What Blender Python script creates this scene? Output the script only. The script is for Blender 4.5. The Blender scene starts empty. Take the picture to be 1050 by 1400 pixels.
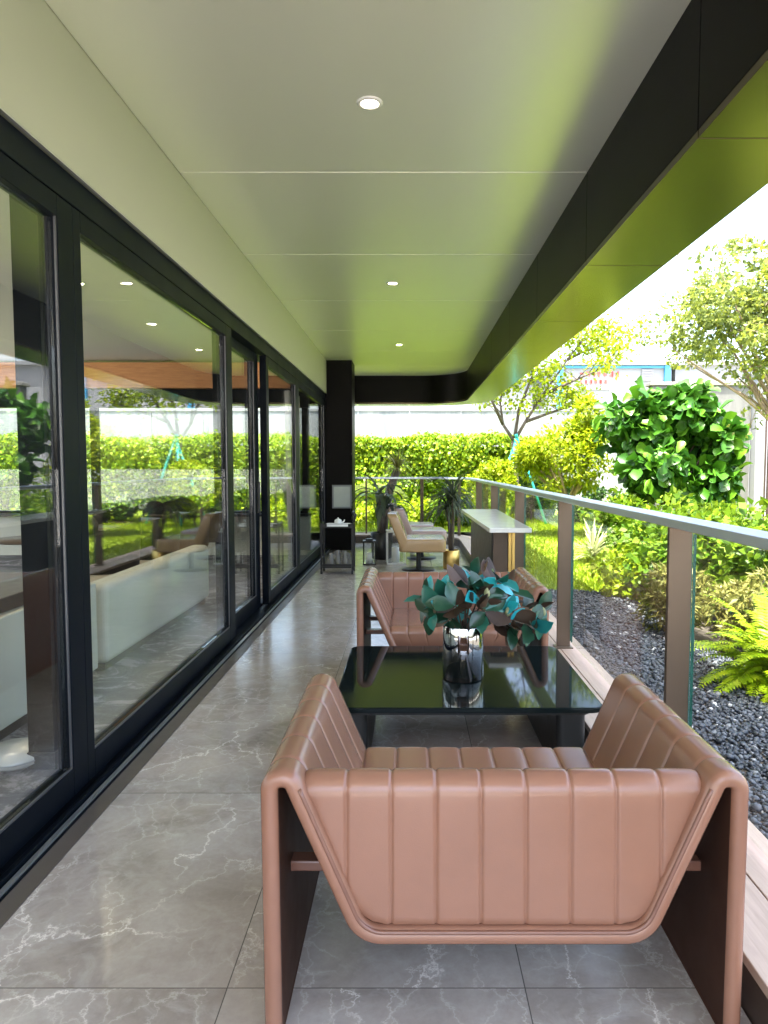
import bpy, math, random
import numpy as np
from mathutils import Vector, Matrix
R = math.radians
random.seed(7)
rng = np.random.default_rng(11)
scn = bpy.context.scene
COL = scn.collection

# ------------------------------------------------------------------ camera, sky, sun, exposure
cam_d = bpy.data.cameras.new('camera'); cam = bpy.data.objects.new('camera', cam_d); COL.objects.link(cam)
cam.location = (0, 0, 1.4); cam.rotation_euler = (R(90) - math.atan(63 / 980), 0, 0)
cam_d.sensor_fit = 'VERTICAL'; cam_d.sensor_height = 24; cam_d.lens = 24 * 980 / 1400
cam_d.shift_x = -35 / 1400; cam_d.clip_start = 0.05; cam_d.clip_end = 2000
scn.camera = cam
SUN_TRAVEL = Vector((0.12, 0.22, -1.0)).normalized()
SUN_POS = -SUN_TRAVEL
w = bpy.data.worlds.new('World'); scn.world = w; w.use_nodes = True
nt = w.node_tree; nt.nodes.clear()
sky = nt.nodes.new('ShaderNodeTexSky'); sky.sky_type = 'NISHITA'; sky.sun_disc = False
sky.sun_elevation = math.asin(SUN_POS.z); sky.sun_rotation = math.atan2(SUN_POS.x, SUN_POS.y)
sky.air_density = 1.0; sky.dust_density = 6.0; sky.ozone_density = 1.0
bg = nt.nodes.new('ShaderNodeBackground'); bg.inputs['Strength'].default_value = 0.15
wo = nt.nodes.new('ShaderNodeOutputWorld')
nt.links.new(sky.outputs[0], bg.inputs[0]); nt.links.new(bg.outputs[0], wo.inputs[0])
sun_d = bpy.data.lights.new('sun', 'SUN'); sun_d.energy = 3.0; sun_d.angle = R(0.5); sun_d.color = (1, 0.95, 0.86)
sun = bpy.data.objects.new('sun', sun_d); COL.objects.link(sun); sun.location = (-5, -20, 40)
sun.rotation_euler = SUN_TRAVEL.to_track_quat('-Z', 'Y').to_euler()
scn.view_settings.view_transform = 'Standard'; scn.view_settings.look = 'None'
scn.view_settings.exposure = 3.25; scn.view_settings.gamma = 1.0
scn.cycles.max_bounces = 10; scn.cycles.diffuse_bounces = 5; scn.cycles.glossy_bounces = 5
scn.cycles.transmission_bounces = 8; scn.cycles.transparent_max_bounces = 24
scn.cycles.use_denoising = True; scn.cycles.sample_clamp_indirect = 8

# ------------------------------------------------------------------ node helpers
class G:
    """small node graph writer"""
    def __init__(s, name):
        s.m = bpy.data.materials.new(name); s.m.use_nodes = True
        s.t = s.m.node_tree; s.t.nodes.clear()
        s.out = s.t.nodes.new('ShaderNodeOutputMaterial')
    def n(s, typ, props=None, **ins):
        nd = s.t.nodes.new(typ)
        for k, v in (props or {}).items(): setattr(nd, k, v)
        for k, v in ins.items():
            k = k.replace('_', ' ') if k.replace('_', ' ') in nd.inputs else k
            s.set(nd.inputs[int(k[1:])] if k[0] == 'i' and k[1:].isdigit() else nd.inputs[k], v)
        return nd
    def set(s, sock, v):
        if isinstance(v, bpy.types.NodeSocket): s.t.links.new(v, sock)
        elif hasattr(v, 'outputs'): s.t.links.new(v.outputs[0], sock)
        else:
            if isinstance(v, (tuple, list)) and len(v) == 3 and sock.type == 'RGBA': v = (*v, 1)
            sock.default_value = v
    def math(s, op, a, b=0.0, c=0.0):
        return s.n('ShaderNodeMath', {'operation': op}, i0=a, i1=b, i2=c).outputs[0]
    def mix(s, f, a, b):
        nd = s.t.nodes.new('ShaderNodeMix'); nd.data_type = 'RGBA'
        s.set(nd.inputs[0], f); s.set(nd.inputs[6], a); s.set(nd.inputs[7], b)
        return nd.outputs[2]
    def ramp(s, f, stops):
        nd = s.t.nodes.new('ShaderNodeValToRGB'); e = nd.color_ramp.elements
        while len(e) < len(stops): e.new(0.5)
        for k, (p, c) in enumerate(stops):
            e[k].position = p; e[k].color = (*c, 1) if len(c) == 3 else c
        s.set(nd.inputs[0], f); return nd.outputs[0]
    def coord(s, kind='Object'): return s.n('ShaderNodeTexCoord').outputs[kind]
    def mapping(s, v, scale=(1, 1, 1), loc=(0, 0, 0)):
        return s.n('ShaderNodeMapping', Vector=v, Scale=scale, Location=loc).outputs[0]
    def noise(s, v, scale, detail=3, rough=0.5, dist=0.0):
        return s.n('ShaderNodeTexNoise', Vector=v, Scale=scale, Detail=detail, Roughness=rough, Distortion=dist).outputs[0]
    def bump(s, h, strength=0.3, dist=0.01):
        return s.n('ShaderNodeBump', Strength=strength, Distance=dist, Height=h).outputs[0]
    def done(s, sh):
        s.t.links.new(sh.outputs[0] if hasattr(sh, 'outputs') else sh, s.out.inputs[0]); return s.m

def basic(name, col, rough=0.5, metal=0.0, var=0.12, scale=6.0, bump=0.0, bscale=60.0, coat=0.0, spec=0.5):
    g = G(name); c = g.coord()
    dark = tuple(x * (1 - var) for x in col); lite = tuple(min(1, x * (1 + var)) for x in col)
    nz = g.noise(c, scale, 4, 0.6)
    b = g.n('ShaderNodeBsdfPrincipled', Base_Color=g.mix(nz, dark, lite), Metallic=metal)
    amp = 0.16; lo = rough - 0.08
    if rough >= 0.26: lo = max(lo, 0.285)
    else: amp = 0.08; lo = max(0.0, min(rough - 0.04, 0.18))
    g.set(b.inputs['Roughness'], g.math('MULTIPLY_ADD', g.noise(c, scale * 2.3, 3), amp, lo))
    b.inputs['Coat Weight'].default_value = coat; b.inputs['Specular IOR Level'].default_value = spec
    if bump: g.set(b.inputs['Normal'], g.bump(g.noise(c, bscale, 4), bump, 0.004))
    return g.done(b)

def leaf_mat(name, stops, trans=0.3, rough=0.42, tcol=None, spec=0.22):
    g = G(name); geo = g.n('ShaderNodeNewGeometry')
    c = g.ramp(geo.outputs['Random Per Island'], stops)
    b = g.n('ShaderNodeBsdfPrincipled', Base_Color=c, Roughness=rough); b.inputs['Specular IOR Level'].default_value = spec
    t = g.n('ShaderNodeBsdfTranslucent', Color=(tcol if tcol else c))
    mx = g.n('ShaderNodeMixShader', i0=trans, i1=b, i2=t)
    return g.done(mx)

def glass_mat(name, tint, ior=1.5, rough=0.0, extra=0.0):
    g = G(name); geo = g.n('ShaderNodeNewGeometry')
    i = g.math('MULTIPLY_ADD', geo.outputs['Backfacing'], 1 / ior - ior, ior)
    fr = g.n('ShaderNodeFresnel', IOR=i).outputs[0]
    if extra: fr = g.math('MINIMUM', g.math('ADD', fr, extra), 1.0)
    t = g.n('ShaderNodeBsdfTransparent', Color=tint)
    gl = g.n('ShaderNodeBsdfGlossy', Color=(1, 1, 1), Roughness=rough)
    return g.done(g.n('ShaderNodeMixShader', i0=fr, i1=t, i2=gl))

def emit(name, col, strength):
    g = G(name); return g.done(g.n('ShaderNodeEmission', Color=col, Strength=strength))

# ------------------------------------------------------------------ materials
M = {}
def floor_mat():
    g = G('marble_floor_tile'); c = g.coord()
    v = g.mapping(c, loc=(0.49, -1.84, 0))
    sx = g.n('ShaderNodeSeparateXYZ', Vector=v)
    fx = g.math('FLOOR', g.math('DIVIDE', sx.outputs[0], 0.8)); fy = g.math('FLOOR', g.math('DIVIDE', sx.outputs[1], 1.15))
    cell = g.n('ShaderNodeCombineXYZ', X=fx, Y=fy, Z=0.0)
    rnd = g.n('ShaderNodeTexWhiteNoise', {'noise_dimensions': '3D'}, Vector=cell)
    off = g.n('ShaderNodeVectorMath', {'operation': 'SCALE'}, Vector=rnd.outputs[1]); off.inputs['Scale'].default_value = 30
    vv = g.n('ShaderNodeVectorMath', {'operation': 'ADD'}, i0=v, i1=off.outputs[0]).outputs[0]
    cloud = g.noise(vv, 2.6, 6, 0.62, 0.6); cloud2 = g.noise(vv, 9, 6, 0.7, 0.8); fine = g.noise(vv, 45, 5, 0.7)
    base = g.ramp(cloud, [(0.3, (0.29, 0.255, 0.228)), (0.5, (0.43, 0.383, 0.347)), (0.72, (0.54, 0.50, 0.465))])
    base = g.mix(g.ramp(cloud2, [(0.48, (0, 0, 0)), (0.66, (0.65, 0.65, 0.65))]), base, (0.52, 0.49, 0.46))
    base = g.mix(g.math('MULTIPLY', fine, 0.35), base, (0.12, 0.11, 0.10))
    # thin pale veins: crackle edges of warped cells, broken up by a slower noise
    def vein(scale, width, seedloc, brk, warp):
        q = g.mapping(vv, loc=seedloc)
        wv = g.n('ShaderNodeTexNoise', Vector=q, Scale=3.5, Detail=8.0, Roughness=0.65)
        sc_ = g.n('ShaderNodeVectorMath', {'operation': 'SCALE'}, Vector=wv.outputs[1]); sc_.inputs['Scale'].default_value = warp
        q2 = g.n('ShaderNodeVectorMath', {'operation': 'ADD'}, i0=q, i1=sc_.outputs[0]).outputs[0]
        vo = g.n('ShaderNodeTexVoronoi', {'feature': 'DISTANCE_TO_EDGE', 'voronoi_dimensions': '2D'}, Vector=g.mapping(q2, scale=(1.0, 0.62, 1)), Scale=scale)
        k = g.ramp(vo.outputs[0], [(0.0, (1, 1, 1)), (width, (0.18, 0.18, 0.18)), (width * 3, (0, 0, 0))])
        b = g.ramp(g.noise(q, 2.3, 3), [(brk, (0, 0, 0)), (brk + 0.10, (1, 1, 1))])
        return g.math('MULTIPLY', k, b)
    base = g.mix(g.math('MULTIPLY', vein(1.5, 0.006, (3, 1, 2), 0.42, 0.5), 0.9), base, (0.85, 0.81, 0.77))
    base = g.mix(g.math('MULTIPLY', vein(3.4, 0.011, (8, 5, 1), 0.40, 0.45), 0.6), base, (0.72, 0.68, 0.64))
    base = g.mix(g.math('MULTIPLY', vein(8.0, 0.028, (1, 9, 4), 0.42, 0.3), 0.55), base, (0.6, 0.57, 0.53))
    # joints
    jx = g.math('ABSOLUTE', g.math('SUBTRACT', g.math('FRACT', g.math('ADD', g.math('DIVIDE', sx.outputs[0], 0.8), 0.5)), 0.5))
    jy = g.math('ABSOLUTE', g.math('SUBTRACT', g.math('FRACT', g.math('ADD', g.math('DIVIDE', sx.outputs[1], 1.15), 0.5)), 0.5))
    j = g.math('MAXIMUM', g.math('LESS_THAN', jx, 0.0020), g.math('LESS_THAN', jy, 0.0014))
    base = g.mix(g.math('MULTIPLY', j, 0.8), base, (0.06, 0.055, 0.05))
    b = g.n('ShaderNodeBsdfPrincipled', Base_Color=base)
    g.set(b.inputs['Roughness'], g.math('MULTIPLY_ADD', cloud2, 0.14, 0.12))
    g.set(b.inputs['Normal'], g.bump(g.math('SUBTRACT', g.math('MULTIPLY', fine, 0.06), j), 0.35, 0.002))
    return g.done(b)
M['floor'] = floor_mat()
def leather(name, col):
    g = G(name); c = g.coord()
    big = g.noise(c, 3.0, 3); mid = g.noise(c, 22, 4, 0.6)
    vor = g.n('ShaderNodeTexVoronoi', Vector=c, Scale=420.0)
    colr = g.mix(big, tuple(x * 0.88 for x in col), tuple(x * 1.1 for x in col))
    colr = g.mix(g.math('MULTIPLY', mid, 0.25), colr, tuple(x * 0.7 for x in col))
    b = g.n('ShaderNodeBsdfPrincipled', Base_Color=colr)
    g.set(b.inputs['Roughness'], g.math('MULTIPLY_ADD', mid, 0.06, 0.205)); b.inputs['Specular IOR Level'].default_value = 0.6
    h = g.math('ADD', g.math('MULTIPLY', vor.outputs[0], 0.2), g.math('MULTIPLY', g.noise(c, 6, 3), 2.2))
    g.set(b.inputs['Normal'], g.bump(h, 0.16, 0.005))
    return g.done(b)
M['leather'] = leather('rose_brown_leather', (0.285, 0.137, 0.088))
M['leather_dark'] = leather('rose_brown_hide', (0.20, 0.092, 0.062))
M['lining'] = basic('arch_shade_hide', (0.05, 0.022, 0.014), 0.55, 0.0, 0.15, 5, spec=0.15)  # shade under the sofa arms, put into the hide colour
M['beige_leather'] = leather('beige_leather', (0.40, 0.25, 0.12))
M['pink_leather'] = leather('pale_pink_leather', (0.42, 0.29, 0.27))
def panel(name, col, rough, metal, coat=0.0, spec=0.5):
    g = G(name); c = g.coord()
    n1 = g.noise(g.mapping(c, scale=(1, 0.25, 1)), 1.2, 3); n2 = g.noise(c, 0.8, 2)
    b = g.n('ShaderNodeBsdfPrincipled', Base_Color=g.mix(n1, tuple(x * 0.95 for x in col), tuple(min(1, x * 1.03) for x in col)), Metallic=metal)
    g.set(b.inputs['Roughness'], g.math('MULTIPLY_ADD', n1, 0.12 if rough > 0.26 else 0.05, max(0.285, rough - 0.06) if rough > 0.26 else rough - 0.03))
    g.set(b.inputs['Normal'], g.bump(n2, 0.12, 0.02))
    b.inputs['Coat Weight'].default_value = coat; b.inputs['Coat Roughness'].default_value = 0.3; b.inputs['Specular IOR Level'].default_value = spec
    return g.done(b)
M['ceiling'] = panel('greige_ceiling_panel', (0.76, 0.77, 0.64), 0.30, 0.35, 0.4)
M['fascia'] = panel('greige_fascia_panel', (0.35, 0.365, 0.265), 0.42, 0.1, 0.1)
M['beam_black'] = panel('black_bronze_panel', (0.004, 0.0035, 0.003), 0.38, 0.0, 0.0, 0.06)
M['beam_bronze'] = panel('bronze_soffit_panel', (0.080, 0.060, 0.030), 0.21, 0.7)
M['frame'] = basic('dark_blue_black_aluminium', (0.0035, 0.0055, 0.009), 0.42, 0.0, 0.1, 1.5, spec=0.08)
M['silver'] = panel('brushed_aluminium', (0.55, 0.56, 0.58), 0.38, 0.9)
M['bead'] = panel('dark_anodised_bead', (0.10, 0.10, 0.105), 0.35, 0.5)
M['rail'] = panel('pale_steel_handrail', (0.66, 0.70, 0.80), 0.32, 0.8)
M['post'] = panel('bronze_brown_post', (0.13, 0.095, 0.068), 0.30, 0.6)
M['door_glass'] = glass_mat('door_glass', (0.93, 0.95, 0.94), 1.55)
M['rail_glass'] = glass_mat('railing_glass', (0.96, 0.988, 0.975), 1.16)
M['clear_glass'] = glass_mat('clear_glass', (0.93, 0.95, 0.94), 1.5)
M['glass_edge'] = basic('green_glass_edge', (0.02, 0.12, 0.095), 0.2)
M['vase'] = glass_mat('mirrored_glass', (0.36, 0.34, 0.34), 1.5, 0.02, 0.55)
M['table_glass'] = basic('black_glass', (0.010, 0.013, 0.013), 0.10, 0.0, 0.2, 3, coat=0.6)
def tab():
    g = G('black_table_glass'); c = g.coord()
    b = g.n('ShaderNodeBsdfPrincipled', Base_Color=(0.008, 0.012, 0.012), Roughness=0.05, IOR=1.5); b.inputs['Specular IOR Level'].default_value = 0.12
    g.set(b.inputs['Roughness'], g.math('MULTIPLY_ADD', g.noise(c, 14, 5, 0.7), 0.05, 0.02))
    return g.done(b)
M['table_glass'] = tab()
M['black'] = basic('black_lacquer', (0.012, 0.012, 0.012), 0.35)
M['black_metal'] = basic('black_steel', (0.015, 0.014, 0.013), 0.35, 0.3)
M['white_stone'] = basic('white_marble', (0.72, 0.72, 0.68), 0.16, 0.0, 0.06, 5)
M['white'] = basic('white_ceramic', (0.82, 0.81, 0.78), 0.25, 0.0, 0.03)
M['grey_ceramic'] = basic('smoky_grey_ceramic', (0.20, 0.19, 0.17), 0.2)
M['gold'] = basic('brushed_gold', (0.75, 0.50, 0.16), 0.26, 0.95)
M['dark_wood'] = basic('dark_walnut', (0.085, 0.052, 0.032), 0.4, 0.0, 0.3, 9)
def woodlike(name, a, b_, axis_scale, rough=0.45, sc=3.0):
    g = G(name); c = g.mapping(g.coord(), scale=axis_scale)
    n1 = g.noise(c, sc, 6, 0.65, 0.5)
    b = g.n('ShaderNodeBsdfPrincipled', Base_Color=g.ramp(n1, [(0.3, a), (0.7, b_)]))
    g.set(b.inputs['Roughness'], g.math('MULTIPLY_ADD', n1, 0.2, rough - 0.1))
    g.set(b.inputs['Normal'], g.bump(n1, 0.12, 0.004)); return g.done(b)
M['kerb'] = woodlike('tan_wood_look_stone', (0.33, 0.24, 0.185), (0.46, 0.35, 0.28), (14, 1.2, 14), 0.5)
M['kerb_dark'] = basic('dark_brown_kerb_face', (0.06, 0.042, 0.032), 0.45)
M['cornice'] = woodlike('orange_wood', (0.42, 0.17, 0.05), (0.62, 0.28, 0.09), (1.5, 1.5, 14), 0.5)
M['gate'] = woodlike('brown_slat_wood', (0.020, 0.009, 0.006), (0.045, 0.021, 0.014), (10, 10, 1), 0.6)
M['concrete'] = basic('weathered_concrete', (0.20, 0.19, 0.17), 0.85, 0.0, 0.3, 2.5, 0.5, 40)
M['concrete_w'] = woodlike('grey_weathered_render', (0.09, 0.09, 0.085), (0.15, 0.15, 0.143), (3, 3, 0.4), 0.85, 2.0)
M['hoarding'] = woodlike('streaky_white_hoarding', (0.12, 0.14, 0.15), (0.29, 0.30, 0.30), (1.0, 1.0, 0.16), 0.8, 2.2)
M['white_wall'] = basic('white_cladding', (0.205, 0.215, 0.222), 0.7, 0.0, 0.05, 1.5)
M['cyan'] = basic('cyan_painted_steel', (0.03, 0.20, 0.36), 0.5, 0.0, 0.15, 3)
M['teal'] = basic('teal_painted_pole', (0.03, 0.36, 0.30), 0.45)
M['red_paint'] = basic('red_paint', (0.55, 0.09, 0.07), 0.6)
M['grey_metal'] = basic('grey_louvre', (0.20, 0.20, 0.21), 0.5)
M['cream'] = basic('cream_upholstery', (0.62, 0.61, 0.51), 0.75, 0.0, 0.05, 4, 0.3, 200)
M['seat_beige'] = basic('beige_seat_fabric', (0.42, 0.36, 0.27), 0.75, 0.0, 0.08, 5, 0.3, 150)
M['curtain'] = basic('pale_grey_curtain', (0.55, 0.55, 0.52), 0.8, 0.0, 0.06, 5)
M['int_wall'] = basic('warm_grey_plaster', (0.40, 0.38, 0.34), 0.8)
M['int_ceil'] = basic('interior_ceiling_paint', (0.58, 0.56, 0.48), 0.8, 0.0, 0.03)
def carpet():
    g = G('mottled_carpet'); c = g.coord()
    n1 = g.noise(c, 3.5, 7, 0.75, 1.2); n2 = g.noise(c, 60, 3)
    col = g.ramp(n1, [(0.40, (0.085, 0.08, 0.082)), (0.52, (0.13, 0.125, 0.13)), (0.58, (0.36, 0.345, 0.36))])
    b = g.n('ShaderNodeBsdfPrincipled', Base_Color=g.mix(g.math('MULTIPLY', n2, 0.3), col, (0.08, 0.08, 0.08)), Roughness=0.85)
    return g.done(b)
M['carpet'] = carpet()
M['dark_fabric'] = basic('dark_brown_fabric', (0.010, 0.008, 0.007), 0.7, spec=0.2)
M['lamp'] = emit('warm_lamp', (1.0, 0.86, 0.62), 9.0)
M['bark'] = woodlike('bark', (0.05, 0.038, 0.028), (0.14, 0.11, 0.085), (10, 10, 2), 0.9)
M['bark_tan'] = woodlike('tan_bark', (0.20, 0.145, 0.09), (0.36, 0.28, 0.19), (8, 8, 2), 0.85)
M['soil'] = basic('dark_soil', (0.05, 0.04, 0.03), 0.95, 0.0, 0.4, 8, 0.6, 30)
def lawn_mat():
    g = G('lawn_turf'); c = g.coord()
    n1 = g.noise(c, 0.7, 4); n2 = g.noise(c, 30, 4, 0.7)
    col = g.mix(n1, (0.20, 0.29, 0.008), (0.27, 0.35, 0.012)); col = g.mix(g.math('MULTIPLY', n2, 0.5), col, (0.10, 0.17, 0.008))
    b = g.n('ShaderNodeBsdfPrincipled', Base_Color=col, Roughness=0.8)
    g.set(b.inputs['Normal'], g.bump(n2, 0.6, 0.03)); return g.done(b)
M['lawn'] = lawn_mat()
def pebble():
    g = G('dark_grey_pebble'); geo = g.n('ShaderNodeNewGeometry')
    col = g.ramp(geo.outputs['Random Per Island'], [(0, (0.009, 0.011, 0.016)), (0.6, (0.028, 0.034, 0.047)), (0.93, (0.065, 0.074, 0.094)), (0.985, (0.15, 0.155, 0.165)), (1, (0.5, 0.5, 0.5))])
    b = g.n('ShaderNodeBsdfPrincipled', Base_Color=col, Roughness=0.5)
    g.set(b.inputs['Normal'], g.bump(g.noise(g.coord(), 80, 3), 0.3, 0.004)); return g.done(b)
M['pebble'] = pebble()
M['grass'] = leaf_mat('grass_blade', [(0, (0.19, 0.28, 0.008)), (1, (0.31, 0.38, 0.012))], 0.35, 0.55)
LIME = [(0, (0.15, 0.23, 0.005)), (0.6, (0.25, 0.33, 0.008)), (1, (0.36, 0.40, 0.012))]
MID = [(0, (0.06, 0.14, 0.008)), (0.6, (0.12, 0.21, 0.010)), (1, (0.20, 0.28, 0.015))]
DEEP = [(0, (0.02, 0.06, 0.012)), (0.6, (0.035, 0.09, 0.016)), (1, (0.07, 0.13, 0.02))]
M['leaf_lime'] = leaf_mat('lime_leaf', LIME, 0.4)
M['leaf_hedge'] = leaf_mat('hedge_leaf', [(0, (0.07, 0.15, 0.005)), (0.5, (0.15, 0.25, 0.007)), (1, (0.28, 0.36, 0.012))], 0.35)
M['leaf_mid'] = leaf_mat('mid_green_leaf', MID, 0.35)
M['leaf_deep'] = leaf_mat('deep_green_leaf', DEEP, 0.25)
M['leaf_olive'] = leaf_mat('olive_leaf', [(0, (0.12, 0.13, 0.03)), (1, (0.22, 0.20, 0.05))], 0.3)
M['leaf_grey'] = leaf_mat('grey_olive_leaf', [(0, (0.11, 0.15, 0.045)), (0.6, (0.19, 0.24, 0.05)), (1, (0.30, 0.34, 0.03))], 0.45)
M['leaf_pale'] = leaf_mat('pale_striped_leaf', [(0, (0.30, 0.33, 0.14)), (1, (0.52, 0.52, 0.30))], 0.3)
M['leaf_fig'] = leaf_mat('glossy_fig_leaf', [(0, (0.018, 0.075, 0.010)), (0.35, (0.035, 0.12, 0.010)), (0.8, (0.055, 0.17, 0.010)), (1, (0.09, 0.21, 0.012))], 0.2, 0.36, None, 0.3)
M['leaf_drac'] = leaf_mat('grey_green_strap_leaf', [(0, (0.035, 0.05, 0.03)), (1, (0.11, 0.135, 0.09))], 0.15, 0.4)
M['leaf_blue'] = leaf_mat('blue_green_leaf', [(0, (0.02, 0.13, 0.14)), (1, (0.05, 0.2, 0.19))], 0.2, 0.4)
def magnolia():
    g = G('magnolia_leaf'); geo = g.n('ShaderNodeNewGeometry')
    rnd = geo.outputs['Random Per Island']
    top = g.ramp(rnd, [(0, (0.010, 0.040, 0.018)), (0.5, (0.014, 0.065, 0.032)), (0.58, (0.018, 0.15, 0.11)), (0.70, (0.02, 0.40, 0.45)), (0.92, (0.03, 0.42, 0.46)), (1, (0.012, 0.07, 0.04))])  # teal and cyan stops paint sky reflection into the green leaf tops
    und = g.ramp(rnd, [(0, (0.024, 0.011, 0.005)), (0.6, (0.055, 0.027, 0.013)), (0.85, (0.10, 0.054, 0.028)), (1, (0.32, 0.23, 0.15))])
    b = g.n('ShaderNodeBsdfPrincipled', Base_Color=g.mix(geo.outputs['Backfacing'], top, und))
    g.set(b.inputs['Roughness'], g.math('MULTIPLY_ADD', geo.outputs['Backfacing'], 0.3, 0.28)); return g.done(b)
M['magnolia'] = magnolia()
M['paper'] = basic('pale_card', (0.42, 0.44, 0.40), 0.35)

# ------------------------------------------------------------------ mesh helpers
class MB:
    def __init__(s): s.v = []; s.f = []; s.sm = []
    def add(s, vs, fs, smooth=False):
        o = len(s.v); s.v += [tuple(p) for p in vs]
        s.f += [tuple(i + o for i in f) for f in fs]; s.sm += [smooth] * len(fs); return s
    def box(s, x0, x1, y0, y1, z0, z1):
        v = [(x0, y0, z0), (x1, y0, z0), (x1, y1, z0), (x0, y1, z0), (x0, y0, z1), (x1, y0, z1), (x1, y1, z1), (x0, y1, z1)]
        return s.add(v, [(3, 2, 1, 0), (4, 5, 6, 7), (0, 1, 5, 4), (1, 2, 6, 5), (2, 3, 7, 6), (3, 0, 4, 7)])
    def obox(s, c, ax, ay, az):
        c, ax, ay, az = map(Vector, (c, ax, ay, az))
        v = [c + sx * ax + sy * ay + sz * az for sz in (-1, 1) for sx, sy in ((-1, -1), (1, -1), (1, 1), (-1, 1))]
        return s.add(v, [(3, 2, 1, 0), (4, 5, 6, 7), (0, 1, 5, 4), (1, 2, 6, 5), (2, 3, 7, 6), (3, 0, 4, 7)])
    def tube(s, pts, rad, n=8, cap=True):
        pts = [Vector(p) for p in pts]; rad = rad if isinstance(rad, (list, tuple)) else [rad] * len(pts)
        vs = []; fs = []; prev = None
        for i, p in enumerate(pts):
            t = (pts[min(i + 1, len(pts) - 1)] - pts[max(i - 1, 0)]).normalized()
            if prev is None: a = t.orthogonal().normalized()
            else: a = (prev - t * prev.dot(t)).normalized()
            prev = a; b = t.cross(a)
            vs += [p + rad[i] * (math.cos(2 * math.pi * k / n) * a + math.sin(2 * math.pi * k / n) * b) for k in range(n)]
        for i in range(len(pts) - 1):
            for k in range(n):
                k2 = (k + 1) % n
                fs.append((i * n + k, i * n + k2, (i + 1) * n + k2, (i + 1) * n + k))
        s.add(vs, fs, True)
        if cap:
            o = len(s.v) - len(vs)
            s.f.append(tuple(o + k for k in reversed(range(n)))); s.sm.append(False)
            s.f.append(tuple(o + (len(pts) - 1) * n + k for k in range(n))); s.sm.append(False)
        return s
    def lathe(s, c, prof, n=32, closed=False):
        vs = []; fs = []
        for r, z in prof:
            vs += [(c[0] + r * math.cos(2 * math.pi * k / n), c[1] + r * math.sin(2 * math.pi * k / n), c[2] + z) for k in range(n)]
        m = len(prof)
        for i in range(m if closed else m - 1):
            j = (i + 1) % m
            for k in range(n):
                k2 = (k + 1) % n; fs.append((i * n + k, i * n + k2, j * n + k2, j * n + k))
        return s.add(vs, fs, True)
    def grid(s, P, wrap_u=False, wrap_v=False, smooth=True):
        nu, nv = len(P), len(P[0]); vs = [p for r in P for p in r]; fs = []
        for i in range(nu if wrap_u else nu - 1):
            for j in range(nv if wrap_v else nv - 1):
                i2, j2 = (i + 1) % nu, (j + 1) % nv
                fs.append((i * nv + j, i2 * nv + j, i2 * nv + j2, i * nv + j2))
        return s.add(vs, fs, smooth)
    def prism(s, poly, z0, z1):
        n = len(poly); v = [(x, y, z0) for x, y in poly] + [(x, y, z1) for x, y in poly]
        return s.add(v, [tuple(reversed(range(n))), tuple(range(n, 2 * n))] + [(i, (i + 1) % n, n + (i + 1) % n, n + i) for i in range(n)])
    def build(s, name, m, parent=None, bevel=0.0, seg=2, loc=None):
        me = bpy.data.meshes.new(name); me.from_pydata(s.v, [], s.f); me.polygons.foreach_set('use_smooth', s.sm); me.update()
        me.materials.append(m if not isinstance(m, str) else M[m])
        o = bpy.data.objects.new(name, me); COL.objects.link(o)
        if parent: o.parent = parent
        if loc: o.location = loc
        if bevel:
            b = o.modifiers.new('bevel', 'BEVEL'); b.width = bevel; b.segments = seg; b.limit_method = 'ANGLE'; b.angle_limit = R(40)
        return o
def tag(o, label, cat, group=None):
    o['label'] = label; o['category'] = cat
    if group: o['group'] = group
    return o
def thing(name, label, cat, loc=(0, 0, 0), rz=0.0, group=None):
    o = bpy.data.objects.new(name, None); o.empty_display_size = 0.1; COL.objects.link(o)
    o.location = loc; o.rotation_euler = (0, 0, rz); return tag(o, label, cat, group)
def struct(o, kind='structure'): o['kind'] = kind; return o
def dup(root, loc, rz, label, group=None):
    r = root.copy(); COL.objects.link(r); r.location = loc; r.rotation_euler = (0, 0, rz); r['label'] = label
    if group: r['group'] = group
    def rec(src, dst):
        for ch in list(src.children):
            if ch.get('_c'): pass
            c = ch.copy(); COL.objects.link(c); c.parent = dst; rec(ch, c)
    rec(root, r); return r

# leaf meshes, vectorised ------------------------------------------------
def tmpl(stations, curve=0.25, fold=0.25):
    """stations: (along, halfwidth); a leaf folded at its midrib and drooping along its length"""
    v = []; f = []
    for a, hw in stations:
        z = -curve * a * a
        if hw == 0: v.append((a, 0, z))
        else: v += [(a, -hw, z + fold * hw), (a, 0, z), (a, hw, z + fold * hw)]
    idx = []; k = 0
    for a, hw in stations:
        idx.append([k] if hw == 0 else [k, k + 1, k + 2]); k += len(idx[-1])
    for A, B in zip(idx, idx[1:]):
        if len(A) == 1 and len(B) == 3: f += [(A[0], B[1], B[0]), (A[0], B[2], B[1])]
        elif len(A) == 3 and len(B) == 1: f += [(A[0], A[1], B[0]), (A[1], A[2], B[0])]
        else: f += [(A[0], A[1], B[1], B[0]), (A[1], A[2], B[2], B[1])]
    return np.array(v, float), [tuple(reversed(q)) for q in f]
T_SMALL = (np.array([(0, 0, 0), (0.45, -0.30, 0.06), (1, 0, -0.1), (0.45, 0.30, 0.06)]), [(0, 3, 2, 1)])
T_LONG = tmpl([(0, 0), (0.4, 0.16), (1, 0)], 0.2, 0.2)
T_BIG = tmpl([(0, 0), (0.15, 0.16), (0.45, 0.30), (0.75, 0.36), (0.93, 0.22), (1, 0)], 0.28, 0.35)
T_FIG = tmpl([(0, 0), (0.12, 0.14), (0.32, 0.22), (0.55, 0.26), (0.8, 0.36), (0.95, 0.24), (1, 0)], 0.42, 0.55)
T_MAG = tmpl([(0, 0), (0.12, 0.09), (0.35, 0.20), (0.6, 0.23), (0.85, 0.13), (1, 0)], 0.18, 0.45)
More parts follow.
